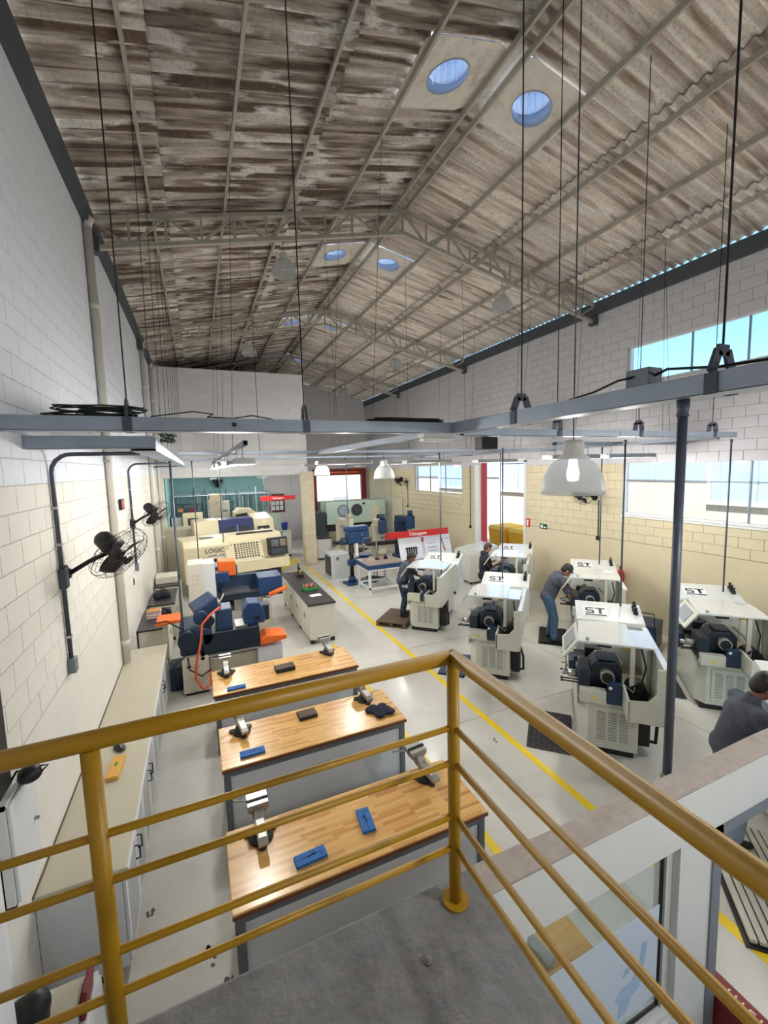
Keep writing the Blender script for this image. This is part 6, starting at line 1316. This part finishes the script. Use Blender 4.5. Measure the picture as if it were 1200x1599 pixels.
# milling machines at the back
def mill(label, x, y, rz, mt, mt2, s=1.0):
    t = thing('milling_machine', label, 'milling machine', (x, y, 0), rz, 'knee milling machines at the back'); P = lambda mb, nm, m2, par=t, **k: mb.build(nm, m2, par, **k)
    P(MB().box(-0.35, -0.4, 0, 0.35, 0.45, 0.12), 'base', mt, bevel=0.01); P(MB().prism([(0.0, 0.12), (0.42, 0.12), (0.42, 1.55), (0.1, 1.55)], -0.24, 0.24, 'x'), 'column', mt, bevel=0.02); P(MB().box(-0.16, -0.35, 1.50, 0.16, 0.5, 1.75), 'ram', mt, bevel=0.03)
    P(MB().box(-0.15, -0.55, 1.25, 0.15, -0.25, 1.8), 'head', mt2, bevel=0.04); P(MB().cyl((0, -0.4, 1.8), (0, -0.4, 2.0), 0.11, 16), 'motor', mt2); P(MB().cyl((0, -0.4, 1.05), (0, -0.4, 1.25), 0.05, 12), 'spindle', 'steel'); P(MB().box(-0.16, -0.4, 0.45, 0.16, 0.05, 0.82), 'knee', mt, bevel=0.02); P(MB().box(-0.65, -0.52, 0.82, 0.65, -0.2, 0.93), 'table', 'iron', bevel=0.01)
    P(MB().cyl((0.65, -0.36, 0.87), (0.75, -0.36, 0.87), 0.1, 14), 'handwheel', 'steel_worn'); P(MB().box(0.17, 0.0, 1.1, 0.3, 0.3, 1.6), 'control_box', 'lathe_white', bevel=0.01)
    return t
mill('blue knee milling machine beside the far right window', 7.9, 16.2, 0.2, 'navy', 'blue_mach'); mill('pale milling machine behind the red hanging sign', 6.5, 15.6, -0.1, 'cream_dirty', 'navy'); mill('cream milling machine left of the red hanging sign', 5.4, 16.6, 0.1, 'cream_dirty', 'cream_dirty')
bm = thing('boring_machine', 'large pale machine with two round windows before the red portal', 'machine tool', (5.7, 19.9, 0)); P = lambda mb, nm, mt, par=bm, **k: mb.build(nm, mt, par, **k)
P(MB().box(0.0, 0.2, 0.0, 2.9, 1.2, 0.75), 'base', 'tray_olive', bevel=0.02); P(MB().box(-0.1, 0.1, 1.1, 3.0, 1.2, 2.2), 'enclosure', 'panel_green', bevel=0.03); P(MB().box(0.1, 0.3, 0.75, 2.8, 1.1, 1.1), 'cavity', 'black'); P(MB().box(2.2, -0.05, 1.2, 2.6, 0.1, 1.9), 'control_box', 'cream_dirty', bevel=0.01); P(MB().box(1.75, 0.09, 2.0, 1.9, 0.1, 2.1), 'nameplate', 'black')
for x in (0.75, 1.45):
    w_ = P(MB().cyl((x, 0.085, 1.75), (x, 0.1, 1.75), 0.30, 28), 'window_rim', 'dark_panel'); MB().cyl((x, 0.08, 1.75), (x, 0.086, 1.75), 0.26, 28).build('pane', 'pane_grey' if x < 1 else 'screen_dark', w_)
P(MB().prism([(1.2, 0.4), (2.5, 0.4), (2.7, 0.85), (1.0, 0.85)], -0.35, 0.2, 'y'), 'chip_pan', 'cream_dirty', bevel=0.02); P(MB().tube([(1.3, 0.3, 1.1), (1.3, -0.1, 1.0), (1.5, -0.1, 0.9)], 0.04, 8), 'hose', 'black_rubber')
ring_mat('dark mat before the large pale machine', 6.4, 17.9, 0, 1.2, 0, 0.9)
dkc = boxy('dark_cabinet', 'dark grey cabinet left of the large pale machine', 'cabinet', 4.55, 19.8, 5.5, 20.6, 1.75, 'dark_panel', [('door', (0.03, -0.012, 0.15, 0.46, 0, 1.7), 'screen_dark'), ('door', (0.49, -0.012, 0.15, 0.92, 0, 1.7), 'screen_dark')])
pls = thing('wall_panel', 'flat cream panel leaning on the far right wall', 'panel', (XR - 0.06, 18.75, 0.0)); MB().box(-0.02, 0, 0.35, 0.02, 1.9, 2.28).build('panel', 'cream_dirty', pls, bevel=0.004); MB().box(-0.02, 0.1, 0, 0.02, 0.2, 0.35).build('leg', 'galv_dull', pls); MB().box(-0.02, 1.7, 0, 0.02, 1.8, 0.35).build('leg', 'galv_dull', pls)
# lockers in the yard
for k, (x, w, h, mt) in enumerate(((6.6, 0.9, 1.75, 'dark_panel'), (7.9, 1.0, 2.05, 'grey_cab'), (9.3, 0.8, 1.75, 'wood_dark'))):
    boxy('yard_locker', ('dark locker', 'tall grey locker', 'brown locker')[k] + ' standing in the yard behind the red portal', 'locker', x, 26.6, x + w, 27.1, h, mt, [('door', (0.03, -0.012, 0.1, w / 2 - 0.01, 0, h - 0.05), mt), ('door', (w / 2 + 0.01, -0.012, 0.1, w - 0.03, 0, h - 0.05), mt)])
# skips in the yard outside the doorway
for k, y in enumerate((13.0, 14.35)):
    dm = thing('skip', ('orange-yellow waste skip outside the doorway, nearer one', 'orange-yellow waste skip outside the doorway, farther one')[k], 'skip', (12.0, y + 0.3, -0.03)); MB().prism([(0, 0.15), (1.1, 0.15), (1.25, 1.0), (-0.12, 1.0)], 0, 1.1, 'y').build('tub', 'dumpster', dm, bevel=0.02); MB().prism([(-0.15, 1.0), (1.28, 1.0), (1.15, 1.14), (0, 1.14)], -0.03, 1.13, 'y').build('lid', 'dumpster', dm, bevel=0.02)
    for x in (0.15, 1.0):
        for yy in (0.15, 0.95): MB().cyl((x, yy - 0.04, 0.08), (x, yy + 0.04, 0.08), 0.08, 12).build('wheel', 'black', dm)
# right wall fittings
fs = thing('fire_sign', 'red fire extinguisher sign at the edge of the doorway', 'sign', (XR - 0.013, 10.13, 2.02)); MB().box(-0.008, -0.1, -0.13, 0, 0.1, 0.13).build('plate', 'red', fs); MB().box(-0.011, -0.03, -0.09, -0.008, 0.03, 0.05).box(-0.011, -0.05, 0.05, -0.008, 0.03, 0.09).build('pictogram', 'paper', fs)
es = thing('exit_sign', 'small dark green exit sign on the tan wall', 'sign', (XR - 0.013, 9.48, 1.98)); MB().box(-0.008, -0.14, -0.075, 0, 0.14, 0.075).build('plate', 'sign_green', es); MB().prism([(-0.12, -0.03), (-0.05, -0.03), (-0.05, -0.05), (-0.01, -0.02), (-0.05, 0.01), (-0.05, -0.01), (-0.12, -0.01)], -0.011, -0.008, 'x').box(-0.011, 0.02, -0.045, -0.008, 0.1, 0.04).build('pictogram', 'paper', es)
for lb, y, z0, z1 in (('conduit running down from the fan on the tan wall', 7.62, 1.95, 2.85), ('conduit running down from the far right fan', 18.2, 2.0, 3.0), ('conduit beside the far low window', 13.1, 1.6, 3.8)):
    t = thing('wall_conduit', lb, 'conduit', (XR - 0.03, y, 0)); MB().cyl((0, 0, z0), (0, 0, z1), 0.014, 8).build('pipe', 'conduit', t); MB().box(-0.03, -0.04, z0 - 0.1, 0.018, 0.04, z0).build('socket_box', 'iron', t, bevel=0.004)
fe = thing('fire_extinguisher', 'red fire extinguisher hung on the tan right wall', 'fire extinguisher', (XR - 0.11, 6.9, 0.75)); MB().rev([(0, 0), (0.075, 0.0), (0.08, 0.03), (0.08, 0.42), (0.05, 0.5), (0.025, 0.53), (0, 0.53)], n=20).build('cylinder', 'red', fe); MB().box(-0.02, -0.02, 0.53, 0.02, 0.02, 0.58).bar((0.0, 0, 0.58), (-0.1, 0.02, 0.62), 0.02, 0.01).build('valve', 'black', fe); MB().tube([(0, 0, 0.55), (-0.07, -0.06, 0.5), (-0.09, -0.05, 0.3)], 0.01, 8).build('hose', 'black_rubber', fe); MB().box(0.05, -0.03, 0.3, 0.1, 0.03, 0.36).build('wall_hook', 'black', fe)
nbn = thing('scrap_bin', 'navy scrap bin with a wire handle near the right wall', 'bin', (8.05, 5.35, 0), 0.4); MB().prism([(0, 0.05), (0.5, 0.05), (0.56, 0.55), (-0.06, 0.55)], 0, 0.5, 'y').build('tub', 'navy', nbn, bevel=0.01); MB().tube([(-0.06, 0.02, 0.5), (-0.18, 0.02, 0.85), (-0.18, 0.48, 0.85), (-0.06, 0.48, 0.5)], 0.012, 8).build('handle', 'iron', nbn)
for x in (0.06, 0.44): MB().cyl((x, 0.02, 0.05), (x, 0.48, 0.05), 0.05, 12).build('wheel', 'black', nbn)
rmc = thing('red_cabinet', 'dark red box with worn white lettering at the lower right', 'box', (2.675, 0.35, 0.0)); MB().box(0, 0, 0.05, 0.15, 1.17, 0.56).build('cabinet', 'dark_red', rmc, bevel=0.006); MB().box(0.02, 0.03, 0, 0.13, 1.14, 0.05).build('plinth', 'black', rmc)
inst('lettering', text_mesh('I I I E I', 0.07, 'paper'), rmc, (0.085, 0.88, 0.5615), (0, 0, -PI / 2)); MB().box(0.02, 0.74, 0.5602, 0.04, 1.05, 0.5618).build('stripe', 'cream_dirty', rmc)
